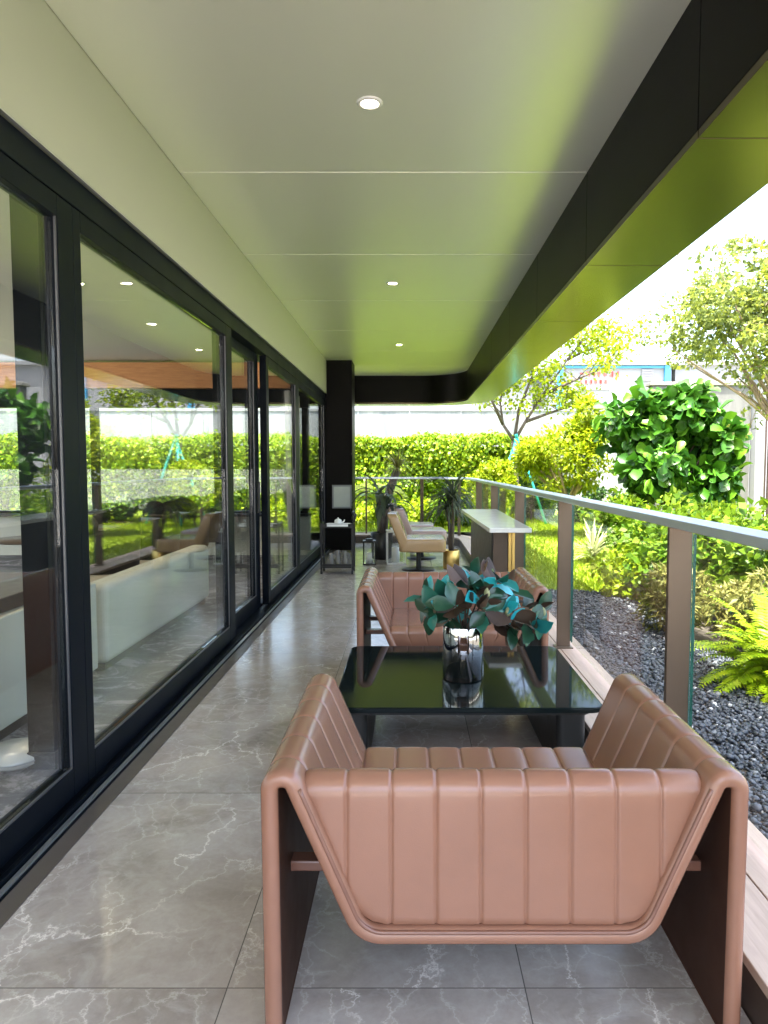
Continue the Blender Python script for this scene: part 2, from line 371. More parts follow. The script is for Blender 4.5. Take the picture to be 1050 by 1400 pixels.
def unit(a): return a / np.maximum(np.linalg.norm(a, axis=1, keepdims=True), 1e-9)
def leaves(P, D, N, L, W, T, name, mat, parent=None):
    """leaf i: base P, along D, face normal N, length L, width factor W"""
    P = np.asarray(P, float); D = unit(np.asarray(D, float)); N = np.asarray(N, float)
    N = unit(N - D * (N * D).sum(1, keepdims=True)); S = np.cross(N, D)
    tv, tf = T; n = len(P); k = len(tv)
    L = np.broadcast_to(np.asarray(L, float), (n,)); W = np.broadcast_to(np.asarray(W, float), (n,))
    V = P[:, None] + L[:, None, None] * (tv[None, :, 0:1] * D[:, None] + (tv[None, :, 1:2] * W[:, None, None]) * S[:, None] + tv[None, :, 2:3] * N[:, None])
    V = V.reshape(-1, 3)
    loops = np.concatenate([np.array(f) for f in tf]); sizes = np.array([len(f) for f in tf])
    LI = (loops[None] + (np.arange(n) * k)[:, None]).reshape(-1)
    sz = np.tile(sizes, n); st = np.concatenate([[0], np.cumsum(sz)[:-1]])
    me = bpy.data.meshes.new(name)
    me.vertices.add(len(V)); me.vertices.foreach_set('co', V.astype(np.float32).ravel())
    me.loops.add(len(LI)); me.loops.foreach_set('vertex_index', LI.astype(np.int32))
    me.polygons.add(len(sz)); me.polygons.foreach_set('loop_start', st.astype(np.int32)); me.polygons.foreach_set('loop_total', sz.astype(np.int32))
    me.polygons.foreach_set('use_smooth', np.ones(len(sz), bool))
    me.update(calc_edges=True); me.validate()
    me.materials.append(M[mat]); o = bpy.data.objects.new(name, me); COL.objects.link(o)
    if parent: o.parent = parent
    return o
def sphere_dirs(n): return unit(rng.normal(size=(n, 3)))
def crown_points(c, rad, n, clumps, clump_r, hollow=0.55, flat=1.0):
    """leaf places gathered in clumps spread over an ellipsoid; returns points, outward dirs, clump centres"""
    c = np.array(c); rad = np.array(rad)
    d = sphere_dirs(clumps); r = rng.uniform(hollow, 1.0, (clumps, 1))
    cc = c + d * rad * r
    which = rng.integers(0, clumps, n)
    cr = clump_r * rng.uniform(0.6, 1.25, clumps)
    dd = sphere_dirs(n); rr = rng.uniform(0.35, 1.0, (n, 1)) ** 0.6
    off = dd * rr * cr[which][:, None]; off[:, 2] *= flat
    return cc[which] + off, unit(off + 0.35 * d[which] * clump_r), cc
def branchy(mb, base, fork, tips, r0, r1, jitter=0.05):
    base = Vector(base); fork = Vector(fork); mid = base.lerp(fork, 0.5) + Vector((random.uniform(-1, 1), random.uniform(-1, 1), 0)) * jitter
    mb.tube([base, mid, fork], [r0, r0 * 0.85, r0 * 0.7], 8)
    for t in tips:
        t = Vector(t); s0 = mid.lerp(fork, random.uniform(0.55, 1.0))
        m1 = s0.lerp(t, 0.4) + Vector((random.uniform(-1, 1), random.uniform(-1, 1), random.uniform(0.2, 1))) * jitter * 1.5
        m2 = s0.lerp(t, 0.75) + Vector((random.uniform(-1, 1), random.uniform(-1, 1), random.uniform(-0.3, 1))) * jitter
        mb.tube([s0, m1, m2, t], [r0 * 0.5, r0 * 0.34, r0 * 0.2, r1], 6)

# ================================================================== THE SETTING: ground, lawn, gravel
m = MB(); m.add([(-300, -300, -0.06), (300, -300, -0.06), (300, 300, -0.06), (-300, 300, -0.06)], [(0, 1, 2, 3)])
struct(m.build('ground', basic('pale_bounce_ground', (0.34, 0.33, 0.31), 0.85, 0, 0.2, 0.8)))  # unseen ground made pale to bounce light into the interior and terrace
def sheet(name, poly, z, mat):
    m = MB(); m.prism(poly, z - 0.08, z); return struct(m.build(name, mat))
LAWN_Z = 0.09
P = []
ys = np.linspace(6.4, 24, 70); xs = np.linspace(1.25, 9.5, 40)
for y in ys:
    P.append([(x, y, LAWN_Z + 0.03 * math.sin(x * 0.9 + y * 0.5) * min(1, (x - 1.2) / 2) + 0.012 * math.sin(3 * x) * math.sin(2.3 * y)) for x in xs])
m = MB(); m.grid(P); 
P2 = [[(x, y, LAWN_Z - 0.004 + 0.02 * math.sin(x * 0.7 + y)) for x in np.linspace(-24, 1.25, 50)] for y in np.linspace(14.05, 24, 30)]
m.grid(P2); m.v = [(x, y, z) for x, y, z in m.v]
m.f = [tuple(reversed(f)) for f in m.f]
struct(m.build('lawn', 'lawn'))
GRAVEL = [(1.20, -4), (2.2, -4), (2.5, 1), (2.4, 3.0), (2.15, 4.2), (2.05, 5.2), (2.15, 6.2), (2.05, 7.0), (1.7, 7.25), (1.20, 7.3)]
sheet('planting_bed', [(1.20, -6), (7.5, -6), (7.5, 6.9), (1.20, 6.9)], 0.085, 'soil')
sheet('gravel_bed', GRAVEL, 0.125, 'soil')
def inside(px, py, poly):
    r = np.zeros(len(px), bool); n = len(poly)
    for i in range(n):
        (x0, y0), (x1, y1) = poly[i], poly[(i + 1) % n]
        c = ((y0 > py) != (y1 > py)) & (px < (x1 - x0) * (py - y0) / (y1 - y0 + 1e-12) + x0); r ^= c
    return r
# pebbles: one counted-out mass
ico_v = []; t = (1 + 5 ** 0.5) / 2
ico_v = unit(np.array([(-1, t, 0), (1, t, 0), (-1, -t, 0), (1, -t, 0), (0, -1, t), (0, 1, t), (0, -1, -t), (0, 1, -t), (t, 0, -1), (t, 0, 1), (-t, 0, -1), (-t, 0, 1)], float))
ico_f = [(0, 11, 5), (0, 5, 1), (0, 1, 7), (0, 7, 10), (0, 10, 11), (1, 5, 9), (5, 11, 4), (11, 10, 2), (10, 7, 6), (7, 1, 8), (3, 9, 4), (3, 4, 2), (3, 2, 6), (3, 6, 8), (3, 8, 9), (4, 9, 5), (2, 4, 11), (6, 2, 10), (8, 6, 7), (9, 8, 1)]
def pebbles(n, name):
    px = rng.uniform(1.2, 2.6, n * 2); py = rng.uniform(0.4, 7.4, n * 2); k = inside(px, py, GRAVEL); px, py = px[k][:n], py[k][:n]; n = len(px)
    sz = rng.uniform(0.007, 0.016, n) * rng.choice([1, 1, 1, 1.5], n); asp = rng.uniform(0.55, 1.0, n); fl = rng.uniform(0.4, 0.75, n)
    th = rng.uniform(0, math.pi, n); jit = rng.uniform(0.8, 1.2, (n, 12, 1))
    b = ico_v[None] * jit * sz[:, None, None] * np.stack([np.ones(n), asp, fl], 1)[:, None, :]
    x = b[..., 0] * np.cos(th)[:, None] - b[..., 1] * np.sin(th)[:, None]; y = b[..., 0] * np.sin(th)[:, None] + b[..., 1] * np.cos(th)[:, None]
    tilt = rng.uniform(-0.5, 0.5, (n, 1)); z = b[..., 2] + tilt * x
    V = np.stack([x + px[:, None], y + py[:, None], z + 0.128 + sz[:, None] * rng.uniform(0, 0.9, (n, 1))], -1).reshape(-1, 3)
    F = (np.array(ico_f)[None] + (np.arange(n) * 12)[:, None, None]).reshape(-1, 3)
    me = bpy.data.meshes.new(name); me.from_pydata(V.tolist(), [], F.tolist()); me.polygons.foreach_set('use_smooth', np.ones(len(F), bool)); me.update()
    me.materials.append(M['pebble']); o = bpy.data.objects.new(name, me); COL.objects.link(o); return o
tag(struct(pebbles(30000, 'gravel'), 'stuff'), 'dark blue grey pebble bed beside the terrace kerb', 'gravel')
# grass blades over the lawn
n = 60000
gx = rng.uniform(1.25, 9, n); gy = 6.5 + 12 * rng.uniform(0, 1, n) ** 1.3
k = ~inside(gx, gy, GRAVEL); gx, gy = gx[k], gy[k]
gx2 = rng.uniform(-5, 1.3, 14000); gy2 = rng.uniform(14.2, 17.6, 14000); gx = np.concatenate([gx, gx2]); gy = np.concatenate([gy, gy2]); n = len(gx)
gd = rng.normal(size=(n, 3)) * 0.45; gd[:, 2] = 1
o = leaves(np.stack([gx, gy, np.full(n, LAWN_Z - 0.02)], 1), gd, rng.normal(size=(n, 3)), rng.uniform(0.05, 0.10, n), 0.5, T_SMALL, 'grass', 'grass')
tag(struct(o, 'stuff'), 'short lime green lawn grass beyond the glass railing', 'grass')

# ================================================================== TERRACE FLOOR AND KERB
def arc_path(xs, y0, yc, r, xend, cx, n=16):
    """straight line at x = xs from y0 to yc, quarter turn of radius r about (cx, yc), then straight to xend"""
    p = [(xs, y0), (xs, yc)]
    p += [(cx + r * math.cos(a), yc + r * math.sin(a)) for a in np.linspace(0, math.pi / 2, n)[1:]]
    p.append((xend, yc + r)); return p
KC = (0.05, 12.2)                                            # centre of the rounded terrace corner
inner = arc_path(0.86, -4, KC[1], 0.86 - KC[0], -1.45, KC[0])
outer = arc_path(1.20, -4, KC[1], 1.20 - KC[0], -1.45, KC[0])
midp = arc_path(1.035, -4, KC[1], 1.035 - KC[0], -1.45, KC[0])
m = MB(); m.prism([(-1.30, -4)] + inner[:-1] + [(-1.30, KC[1] + 0.81)], -0.05, 0.0)
struct(m.build('terrace_floor', 'floor'))
def strip(mb, A, B, z0, z1):
    n = len(A)
    v = [(x, y, z1) for x, y in A] + [(x, y, z1) for x, y in B] + [(x, y, z0) for x, y in A] + [(x, y, z0) for x, y in B]
    f = []
    for i in range(n - 1):
        f += [(i, n + i, n + i + 1, i + 1), (2 * n + i, i, i + 1, 2 * n + i + 1), (n + i, 3 * n + i, 3 * n + i + 1, n + i + 1), (3 * n + i, 2 * n + i, 2 * n + i + 1, 3 * n + i + 1)]
    f += [(0, 2 * n, 3 * n, n), (n - 1, 2 * n - 1, 4 * n - 1, 3 * n - 1)]
    return mb.add(v, f)
def offs(path_r): return arc_path(KC[0] + path_r, -4, KC[1], path_r, -1.45, KC[0])
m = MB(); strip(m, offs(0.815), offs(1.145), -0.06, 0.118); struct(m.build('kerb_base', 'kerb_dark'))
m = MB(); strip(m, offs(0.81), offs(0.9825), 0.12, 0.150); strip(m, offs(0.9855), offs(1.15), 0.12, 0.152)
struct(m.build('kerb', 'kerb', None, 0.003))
m = MB(); m.box(-1.312, -1.24, -4, 12.9, 0.0, 0.004); struct(m.build('floor_border', basic('dark_floor_border', (0.085, 0.072, 0.062), 0.35)))

# ================================================================== BUILDING
bld = thing('terrace_building', 'low modern pavilion with deep greige terrace ceiling, black beam and dark glazed front', 'building', (-1.4, 6, 0))
def part(mb, name, mat, parent=bld, bevel=0.0, seg=2):
    o = mb.build(name, mat, parent, bevel, seg); o.location = (-parent.location[0], -parent.location[1], -parent.location[2]) if parent is bld else (0, 0, 0)
    return o
JY = [-1.7, -0.64, 1.02, 2.69, 4.35, 6.0, 7.64, 9.3, 10.95, 12.6, 13.95]
m = MB()
for a, b in zip(JY, JY[1:]): m.box(-1.36, 1.06, a + 0.005, b - 0.005, 3.13, 3.17)
m.box(-1.36, 1.06, -1.7, 13.95, 3.171, 3.20)
part(m, 'ceiling', 'ceiling', bld, 0.003)
m = MB(); m.prism([(-9.2, -5), (-1.38, -5), (-1.38, -1.75), (1.5, -1.75), (1.5, 14.36), (-9.2, 14.36)], 3.55, 3.75); part(m, 'roof', 'int_wall')
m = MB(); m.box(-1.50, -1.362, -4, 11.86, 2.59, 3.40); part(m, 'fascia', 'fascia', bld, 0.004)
m = MB(); m.box(-1.372, -1.358, -4, 11.86, 2.583, 2.589); part(m, 'fascia_trim', 'silver')
# roof edge beam with the rounded far corner
BC = (0.19, 13.05)
def boffs(r): return arc_path(BC[0] + r, -1.7, BC[1], r, -9.0, BC[0], 20)
mb_in = MB(); mb_so = MB()
pin, pout = boffs(0.86), boffs(1.325)
def resample(path, ys):
    q = [path[0]]
    for y in ys:
        if path[0][1] < y < path[1][1]: q.append((path[0][0], y))
    return q + path[1:]
segs = [-1.7] + [y for y in JY if -1.7 < y < 12.0] + [None]
for s0, s1 in zip(segs, segs[1:]):
    if s1 is not None:
        A = [(pin[0][0], s0 + 0.003), (pin[0][0], s1 - 0.003)]; B = [(pout[0][0], s0 + 0.003), (pout[0][0], s1 - 0.003)]
    else:
        A = [(pin[0][0], s0 + 0.003)] + pin[1:]; B = [(pout[0][0], s0 + 0.003)] + pout[1:]
    A2 = [(x - 0.0, y) for x, y in A]
    n = len(A)
    strip(mb_so, A, B, 2.590, 2.62)
    # inner face: a thin panel standing on the soffit's inner edge
    C = []
    for i, (x, y) in enumerate(A):
        d = Vector((B[i][0] - x, B[i][1] - y)); d.normalize(); C.append((x + d.x * 0.03, y + d.y * 0.03))
    A3 = [(x - 0.002 * (1 if s1 is not None else 1), y) for x, y in A]
    strip(mb_in, A3, C, 2.6205, 3.40)
part(mb_so, 'beam_soffit', 'beam_bronze', bld, 0.002)
part(mb_in, 'roof_beam', 'beam_black', bld, 0.002)
m = MB(); strip(m, boffs(0.895), boffs(1.32), 2.622, 3.54); part(m, 'beam_core', 'beam_black')
m = MB(); m.box(-1.50, -0.945, 11.87, 12.45, 0.0, 3.128); part(m, 'column', 'beam_black', bld, 0.006)
# interior of the pavilion
m = MB(); m.box(-9, -1.45, -4, 11.2, -0.06, 0.0); part(m, 'interior_floor', 'carpet')
m = MB(); m.box(-9, -1.50, -4, 11.2, 3.0, 3.12); part(m, 'interior_ceiling', 'int_ceil')
m = MB(); m.box(-9.15, -9, -4, 11.2, 0, 0.3); m.box(-9.15, -9, -4, 11.2, 2.7, 3.0); m.box(-9, -1.5, -4.15, -4, 0, 0.3); part(m, 'interior_wall', 'int_wall')  # unseen side and rear walls, opened up to let daylight into the room
m = MB(); m.box(-9, -1.56, 11.2, 11.34, 0, 0.62); part(m, 'sill_wall', 'cream')
m = MB(); m.box(-9, -1.56, 10.95, 11.18, 2.58, 2.96); part(m, 'cornice', 'cornice')
m = MB(); m.box(-9, -1.56, 11.1, 11.3, 2.30, 2.578); part(m, 'window_header', 'frame')
m = MB(); m.box(-9, -1.56, 11.0, 11.36, 0.622, 0.66); part(m, 'window_sill', 'black')
m = MB(); m.box(-8.95, -1.58, 11.16, 11.28, 0.662, 0.70)
wf = part(m, 'end_window', 'frame')
for x in (-8.9, -6.9, -4.9, -2.42, -1.62): m = MB(); m.box(x - 0.05, x + 0.05, 11.16, 11.28, 0.7005, 2.298); m.build('mullion', 'frame', wf)
m = MB(); m.box(-8.9, -1.6, 11.21, 11.222, 0.705, 2.29); g_ = m.build('pane', 'door_glass', wf)
# track and header of the sliding doors
m = MB(); m.box(-1.56, -1.312, -4, 11.86, -0.02, 0.012); m.box(-1.365, -1.345, -4, 11.86, 0.0125, 0.034); m.box(-1.49, -1.475, -4, 11.86, 0.0125, 0.034); part(m, 'door_track', 'frame', bld, 0.002)
m = MB(); m.box(-1.336, -1.318, -4, 11.86, 0.0125, 0.020); part(m, 'track_strip', 'silver')
m = MB(); m.box(-1.56, -1.385, -4, 11.86, 2.47, 2.588); part(m, 'door_header', 'frame', bld, 0.003)
def sliding_door(x, y0, y1, handle=None, stile=(0.10, 0.10)):
    z0, z1 = 0.036, 2.466; t = 0.032
    f = MB(); f.box(x - t, x + t, y0, y0 + stile[0], z0, z1); f.box(x - t, x + t, y1 - stile[1], y1, z0, z1)
    f.box(x - t, x + t, y0 + stile[0], y1 - stile[1], z0, z0 + 0.115); f.box(x - t, x + t, y0 + stile[0], y1 - stile[1], z1 - 0.085, z1)
    root = part(MB(), 'sliding_door', 'frame') if False else None
    d = f.build('sliding_door', 'frame', bld, 0.003); d.location = tuple(-c for c in bld.location)
    b = MB(); e = 0.008; yy0, yy1, zz0, zz1 = y0 + stile[0], y1 - stile[1], z0 + 0.115, z1 - 0.085
    for sgn in (1,):
        b.box(x + t - 0.012, x + t - 0.004, yy0, yy0 + e, zz0, zz1); b.box(x + t - 0.012, x + t - 0.004, yy1 - e, yy1, zz0, zz1)
        b.box(x + t - 0.012, x + t - 0.004, yy0 + e, yy1 - e, zz0, zz0 + e)
    b.build('glazing_bead', 'bead', d)
    p = MB(); p.box(x - 0.006, x + 0.006, yy0 + 0.001, yy1 - 0.001, zz0 + 0.001, zz1 - 0.001); p.build('pane', 'door_glass', d)
    if handle is not None:
        h = MB(); h.box(x + t, x + t + 0.03, handle - 0.012, handle + 0.012, 0.95, 1.25); h.build('handle', 'black', d, 0.004)
    return d
sliding_door(-1.42, -4, -1.6); sliding_door(-1.42, -1.6, 0.75); sliding_door(-1.42, 0.75, 3.02, None, (0.1, 0.13))
sliding_door(-1.42, 3.02, 5.66, None, (0.07, 0.17))
sliding_door(-1.50, 5.62, 7.0, 6.9, (0.05, 0.17)); sliding_door(-1.42, 7.0, 8.9, None, (0.12, 0.10)); sliding_door(-1.42, 8.9, 11.84, None, (0.14, 0.12))

# ------------------------------------------------------------------ lights of the terrace ceiling and the interior
def downlight(x, y, z, label, cat='ceiling light', group='recessed downlights of the terrace ceiling', r=0.055, m_='lamp', power=0):
    t = thing('downlight', label, cat, (x, y, z), 0, group)
    f = MB(); f.lathe((0, 0, 0), [(r * 0.72, -0.001), (r * 0.8, -0.008), (r * 1.08, -0.007), (r * 1.15, -0.002), (r * 1.15, 0.0)], 28); f.build('trim_ring', 'white', t)
    d = MB(); d.lathe((0, 0, 0), [(0.0005, -0.004), (r * 0.72, -0.003)], 24); d.build('diffuser', m_, t)
    if power:
        ld = bpy.data.lights.new('downlight_lamp', 'SPOT'); ld.energy = power; ld.color = (1.0, 0.86, 0.66); ld.spot_size = R(130); ld.spot_blend = 0.7; ld.shadow_soft_size = 0.05
        lo = bpy.data.objects.new('lamp', ld); COL.objects.link(lo); lo.parent = t; lo.location = (0, 0, -0.02)
    return t
downlight(-0.19, 3.54, 3.13, 'nearest and largest looking round downlight, glowing in the terrace ceiling')
downlight(-0.16, 6.92, 3.13, 'middle one of the three small round downlights in the terrace ceiling')
downlight(-0.15, 10.37, 3.13, 'farthest of the three round downlights in the terrace ceiling, by the far beam')
k_ = 0
for y, lab in ((2.8, 'nearest'), (4.6, 'second nearest'), (6.4, 'middle'), (8.2, 'second farthest'), (10.0, 'farthest')):
    downlight(-2.9, y, 3.0, f'{lab} round downlight seen through the glass doors in the interior ceiling', 'ceiling light', 'recessed downlights inside the pavilion', power=7)

# ------------------------------------------------------------------ glass railing
rail = thing('glass_railing', 'glass railing with pale steel handrail and bronze posts round the terrace edge', 'railing', (1.07, 6, 0.15))
def rpart(mb, name, mat, bevel=0.0): 
    o = mb.build(name, mat, rail, bevel); o.location = (-1.07, -6, -0.15); return o
HR = 1.195
m = MB(); strip(m, offs(0.965), offs(1.075), HR - 0.035, HR); rpart(m, 'handrail', 'rail', 0.004)
POSTS = [-3.4, -1.3, 0.75, 2.80, 4.88, 6.90, 8.95, 10.95]
pts = [(1.035 + 0.03, y, 0) for y in POSTS]
for x, y, a in pts:
    m = MB(); m.box(1.015, 1.105, y - 0.012, y + 0.012, 0.153, HR - 0.036)
    m.box(1.0, 1.12, y - 0.05, y + 0.05, 0.1525, 0.160); rpart(m, 'post', 'post', 0.002)
for a in (R(35), R(80)):
    c = Vector((KC[0] + math.cos(a) * 1.02, KC[1] + math.sin(a) * 1.02, (HR + 0.117) / 2)); u = Vector((math.cos(a), math.sin(a), 0)); v_ = Vector((-math.sin(a), math.cos(a), 0))
    m = MB(); m.obox(c, u * 0.012, v_ * 0.03, Vector((0, 0, (HR - 0.036 - 0.153) / 2))); rpart(m, 'post', 'post')
for x in (-0.36, -0.8):
    m = MB(); m.box(x - 0.015, x + 0.015, KC[1] + 1.0, KC[1] + 1.03, 0.153, HR - 0.036); rpart(m, 'post', 'post')
for y0, y1 in zip(POSTS, POSTS[1:]):
    m = MB(); m.box(1.108, 1.118, y0 + 0.02, y1 - 0.02, 0.19, HR - 0.06); gp = rpart(m, 'glass_panel', 'rail_glass')
    for yy in (y0 + 0.016, y1 - 0.02): e = MB(); e.box(1.1075, 1.1185, yy, yy + 0.0035, 0.19, HR - 0.06); e.build('glass_edge', 'glass_edge', gp)
cur = [(1.113, 10.97), (1.113, KC[1])] + [(KC[0] + 1.063 * math.cos(a), KC[1] + 1.063 * math.sin(a)) for a in np.linspace(0, math.pi / 2, 14)[1:]] + [(-0.93, KC[1] + 1.063)]
inn = [(1.105, 10.97), (1.105, KC[1])] + [(KC[0] + 1.055 * math.cos(a), KC[1] + 1.055 * math.sin(a)) for a in np.linspace(0, math.pi / 2, 14)[1:]] + [(-0.93, KC[1] + 1.055)]
m = MB(); strip(m, inn, cur, 0.19, HR - 0.06); rpart(m, 'glass_panel', 'rail_glass')

# ================================================================== SOFAS
def fillet(pts, rads, step=0.008):
    out = []; n = len(pts); pts = [Vector(p) for p in pts]
    prev = pts[0]
    def seg(a, b):
        k = max(1, int((b - a).length / (step * 2.5)))
        return [a.lerp(b, i / k) for i in range(k)]
    for i in range(1, n - 1):
        a, b, c = pts[i - 1], pts[i], pts[i + 1]; r = rads[i]
        u = (a - b).normalized(); v = (c - b).normalized(); ang = math.acos(max(-1, min(1, u.dot(v))))
        d = r / math.tan(ang / 2); p0 = b + u * d; p1 = b + v * d
        out += seg(prev, p0)
        cen = b + (u + v).normalized() * (r / math.sin(ang / 2)); q0 = p0 - cen; q1 = p1 - cen
        tot = q0.angle(q1); k = max(4, int(tot * r / step))
        s = 1 if (q0.x * q1.y - q0.y * q1.x) > 0 else -1
        for j in range(k):
            a_ = s * tot * j / k; out.append(cen + Vector((q0.x * math.cos(a_) - q0.y * math.sin(a_), q0.x * math.sin(a_) + q0.y * math.cos(a_))))
        prev = p1
    out += seg(prev, pts[-1]); out.append(pts[-1]); return out
SW = 0.56            # half width at the foot, centre of the sheet
PROFILE = [(-SW, 0.0), (-SW - 0.004, 0.652), (-0.514, 0.652), (-0.345, 0.262), (0.345, 0.262), (0.514, 0.652), (SW + 0.004, 0.652), (SW, 0.0)]
SH_T = 0.041
SH_D = 0.84
prof = fillet([(x, z) for x, z in PROFILE], [0, 0.027, 0.026, 0.075, 0.075, 0.026, 0.027, 0])
def groove(d, w_=0.0045, dep=0.0035): return dep * math.exp(-(d / w_) ** 2)
def puff(u, pitch, amp):                                   # gentle pillow between the seams
    f = (u / pitch) % 1.0; return amp * (1 - (2 * f - 1) ** 4)
def ribbon():
    N = len(prof); nor = []
    for i in range(N):
        t = (prof[min(i + 1, N - 1)] - prof[max(i - 1, 0)]).normalized(); nor.append(Vector((-t.y, t.x)))
    pitch = 0.148; y_off = 0.10
    seams = [y_off + pitch * k for k in range(5)]
    ysamp = sorted(set([round(y, 4) for y in np.linspace(0.018, SH_D - 0.018, 40)] + [round(s + d, 4) for s in seams for d in (-0.014, -0.009, -0.006, -0.003, 0, 0.003, 0.006, 0.009, 0.014)]))
    h = SH_T / 2; P = []
    for i in range(N):
        x, z = prof[i]; nx, nz = nor[i]
        ring = []
        for y in ysamp:
            o = h + puff(y - y_off, pitch, 0.0016) - sum(groove(y - s) for s in seams)
            ring.append((x - nx * -o, y, z + nz * o))
        for a in np.linspace(0, math.pi, 7)[1:-1]: ring.append((x + nx * h * math.cos(a), SH_D - 0.018 + 0.018 * math.sin(a), z + nz * h * math.cos(a)))
        for y in reversed(np.linspace(0.018, SH_D - 0.018, 8)): ring.append((x - nx * h, y, z - nz * h))
        for a in np.linspace(0, math.pi, 7)[1:-1]: ring.append((x - nx * h * math.cos(a), 0.018 - 0.018 * math.sin(a), z - nz * h * math.cos(a)))
        P.append(ring)
    m = MB(); m.grid(P, False, True)
    L = len(P[0]); o = (N - 1) * L
    m.f.append(tuple(reversed(range(L)))); m.sm.append(False); m.f.append(tuple(o + k for k in range(L))); m.sm.append(False)
    a0 = len(ysamp) + 5; m.lining = [1 if (q < (N - 1) * L and a0 <= q % L < a0 + 7) else 0 for q in range(len(m.f))]  # inner and under faces take the painted-shade colour
    return m
def ztrough(x):
    x = abs(x); best = 0.262
    if x <= 0.29: return 0.279
    pts_ = [p for p in prof if p.x > 0.25 and p.x < 0.53 and p.y < 0.66]
    for a, b in zip(pts_, pts_[1:]):
        if a.x <= x <= b.x: return a.y + (b.y - a.y) * (x - a.x) / max(1e-6, b.x - a.x) + 0.022
    return 0.64
XS = [-0.0545 + 0.109 * k for k in range(-4, 6)]
def seam_x(lo, hi, seams):
    s_ = [round(v, 4) for v in np.linspace(lo, hi, 60)]
    for s in seams:
        if lo < s < hi: s_ += [round(s + d, 4) for d in (-0.012, -0.008, -0.005, -0.0025, 0, 0.0025, 0.005, 0.008, 0.012) if lo < s + d < hi]
    return sorted(set(s_))
def backrest():
    xs_ = seam_x(-0.506, 0.506, XS); ZT = 0.648; TH = 0.095; P = []
    for x in xs_:
        zb = min(ztrough(x), ZT - 0.07); g = sum(groove(x - s, 0.004, 0.0045) for s in XS); pf = puff(x - XS[0], 0.109, 0.0012)
        e = max(0, (abs(x) - 0.462) / 0.045); e = min(1, e); zt = ZT - 0.028 * (1 - math.sqrt(max(0, 1 - e * e)))
        ring = []
        def lean(z): return 0.010 + 0.02 * (z - 0.22) / 0.4         # rear face leans in towards the top
        nz = 22; r = 0.047
        for k in range(nz):
            z = zb + (zt - r - zb) * k / (nz - 1); d = (z - zb) * (0.32 if abs(x) > 0.33 else 1.0)
            rr = 0.016; rd = rr * (1 - math.sqrt(max(0, 1 - max(0, 1 - d / rr) ** 2))) if d < rr else 0
            ring.append((x, lean(z) + rd + g - pf, z))
        for a in np.linspace(0, math.pi, 15)[1:-1]:
            ring.append((x, lean(zt - r) + TH / 2 - (TH / 2 + pf - g) * math.cos(a), zt - r + (r + pf - g) * math.sin(a)))
        for k in range(12):
            z = zt - r - (zt - r - zb) * k / 11; ring.append((x, lean(zt - r) + TH + pf - g + 0.06 * (zt - r - z), z))
        P.append(ring)
    m = MB(); m.grid(P, False, True); L = len(P[0])
    m.f.append(tuple(range(L))); m.sm.append(False); m.f.append(tuple((len(P) - 1) * L + k for k in reversed(range(L)))); m.sm.append(False)
    m.f = [tuple(reversed(f)) for f in m.f]
    return m
def seat():
    hw = 0.395; xs_ = seam_x(-hw, hw, XS); P = []; zt, zb, y0, y1 = 0.418, 0.285, 0.10, 0.825
    for x in xs_:
        s = abs(x) / hw; e = max(0, (s - 0.93) / 0.07); drop = 0.02 * (1 - math.sqrt(max(0, 1 - min(1, e) ** 2)))
        g = sum(groove(x - q, 0.004, 0.0045) for q in XS); pf = puff(x - XS[0], 0.109, 0.003); top = zt - drop + pf - g; ring = []; r = 0.045
        kb = (0.30 + 0.045) / hw
        for y in np.linspace(y0, y1 - r, 14): ring.append((x, y, top - 0.02 * (1 - (y - y0) / (y1 - y0))))
        for a in np.linspace(0, math.pi / 2, 8)[1:]: ring.append((x, y1 - r + (r + pf - g) * math.sin(a), top - r + r * math.cos(a)))
        ring.append((x * 0.9, y1 - 0.005, zb + 0.02)); ring.append((x * 0.85, y1 - 0.02, zb)); ring.append((x * 0.85, y0, zb))
        P.append(ring)
    m = MB(); m.grid(P, False, True); L = len(P[0])
    m.f.append(tuple(range(L))); m.sm.append(False); m.f.append(tuple((len(P) - 1) * L + k for k in reversed(range(L)))); m.sm.append(False)
    return m
sofa = thing('sofa', 'rose brown channelled leather sofa, nearest, seen from behind', 'sofa', (0.228, 1.655, 0), 0, 'pair of matching rose brown leather sofas')
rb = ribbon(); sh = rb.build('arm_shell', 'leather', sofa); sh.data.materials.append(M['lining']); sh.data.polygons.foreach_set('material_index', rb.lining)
b_ = backrest().build('backrest', 'leather', sofa)
pp = [(p.x, -0.001, p.y + 0.0) for p in prof if abs(p.x) < 0.508 and p.y < 0.63]
pp = [(x * 0.985, 0.006, z + 0.014) for x, y, z in pp]
m = MB(); m.tube(pp, 0.0055, 8); m.build('piping', 'leather_dark', b_)
seat().build('seat', 'leather', sofa)
for sx in (-1, 1):
    for y in (0.2, 0.6):
        m = MB(); m.box(min(sx * 0.405, sx * 0.545), max(sx * 0.405, sx * 0.545), y - 0.025, y + 0.025, 0.33, 0.358); m.build('brace', 'leather_dark', sofa, 0.004)
dup(sofa, (0.262, 5.13, 0), math.pi, 'rose brown channelled leather sofa facing the camera, behind the glass table')

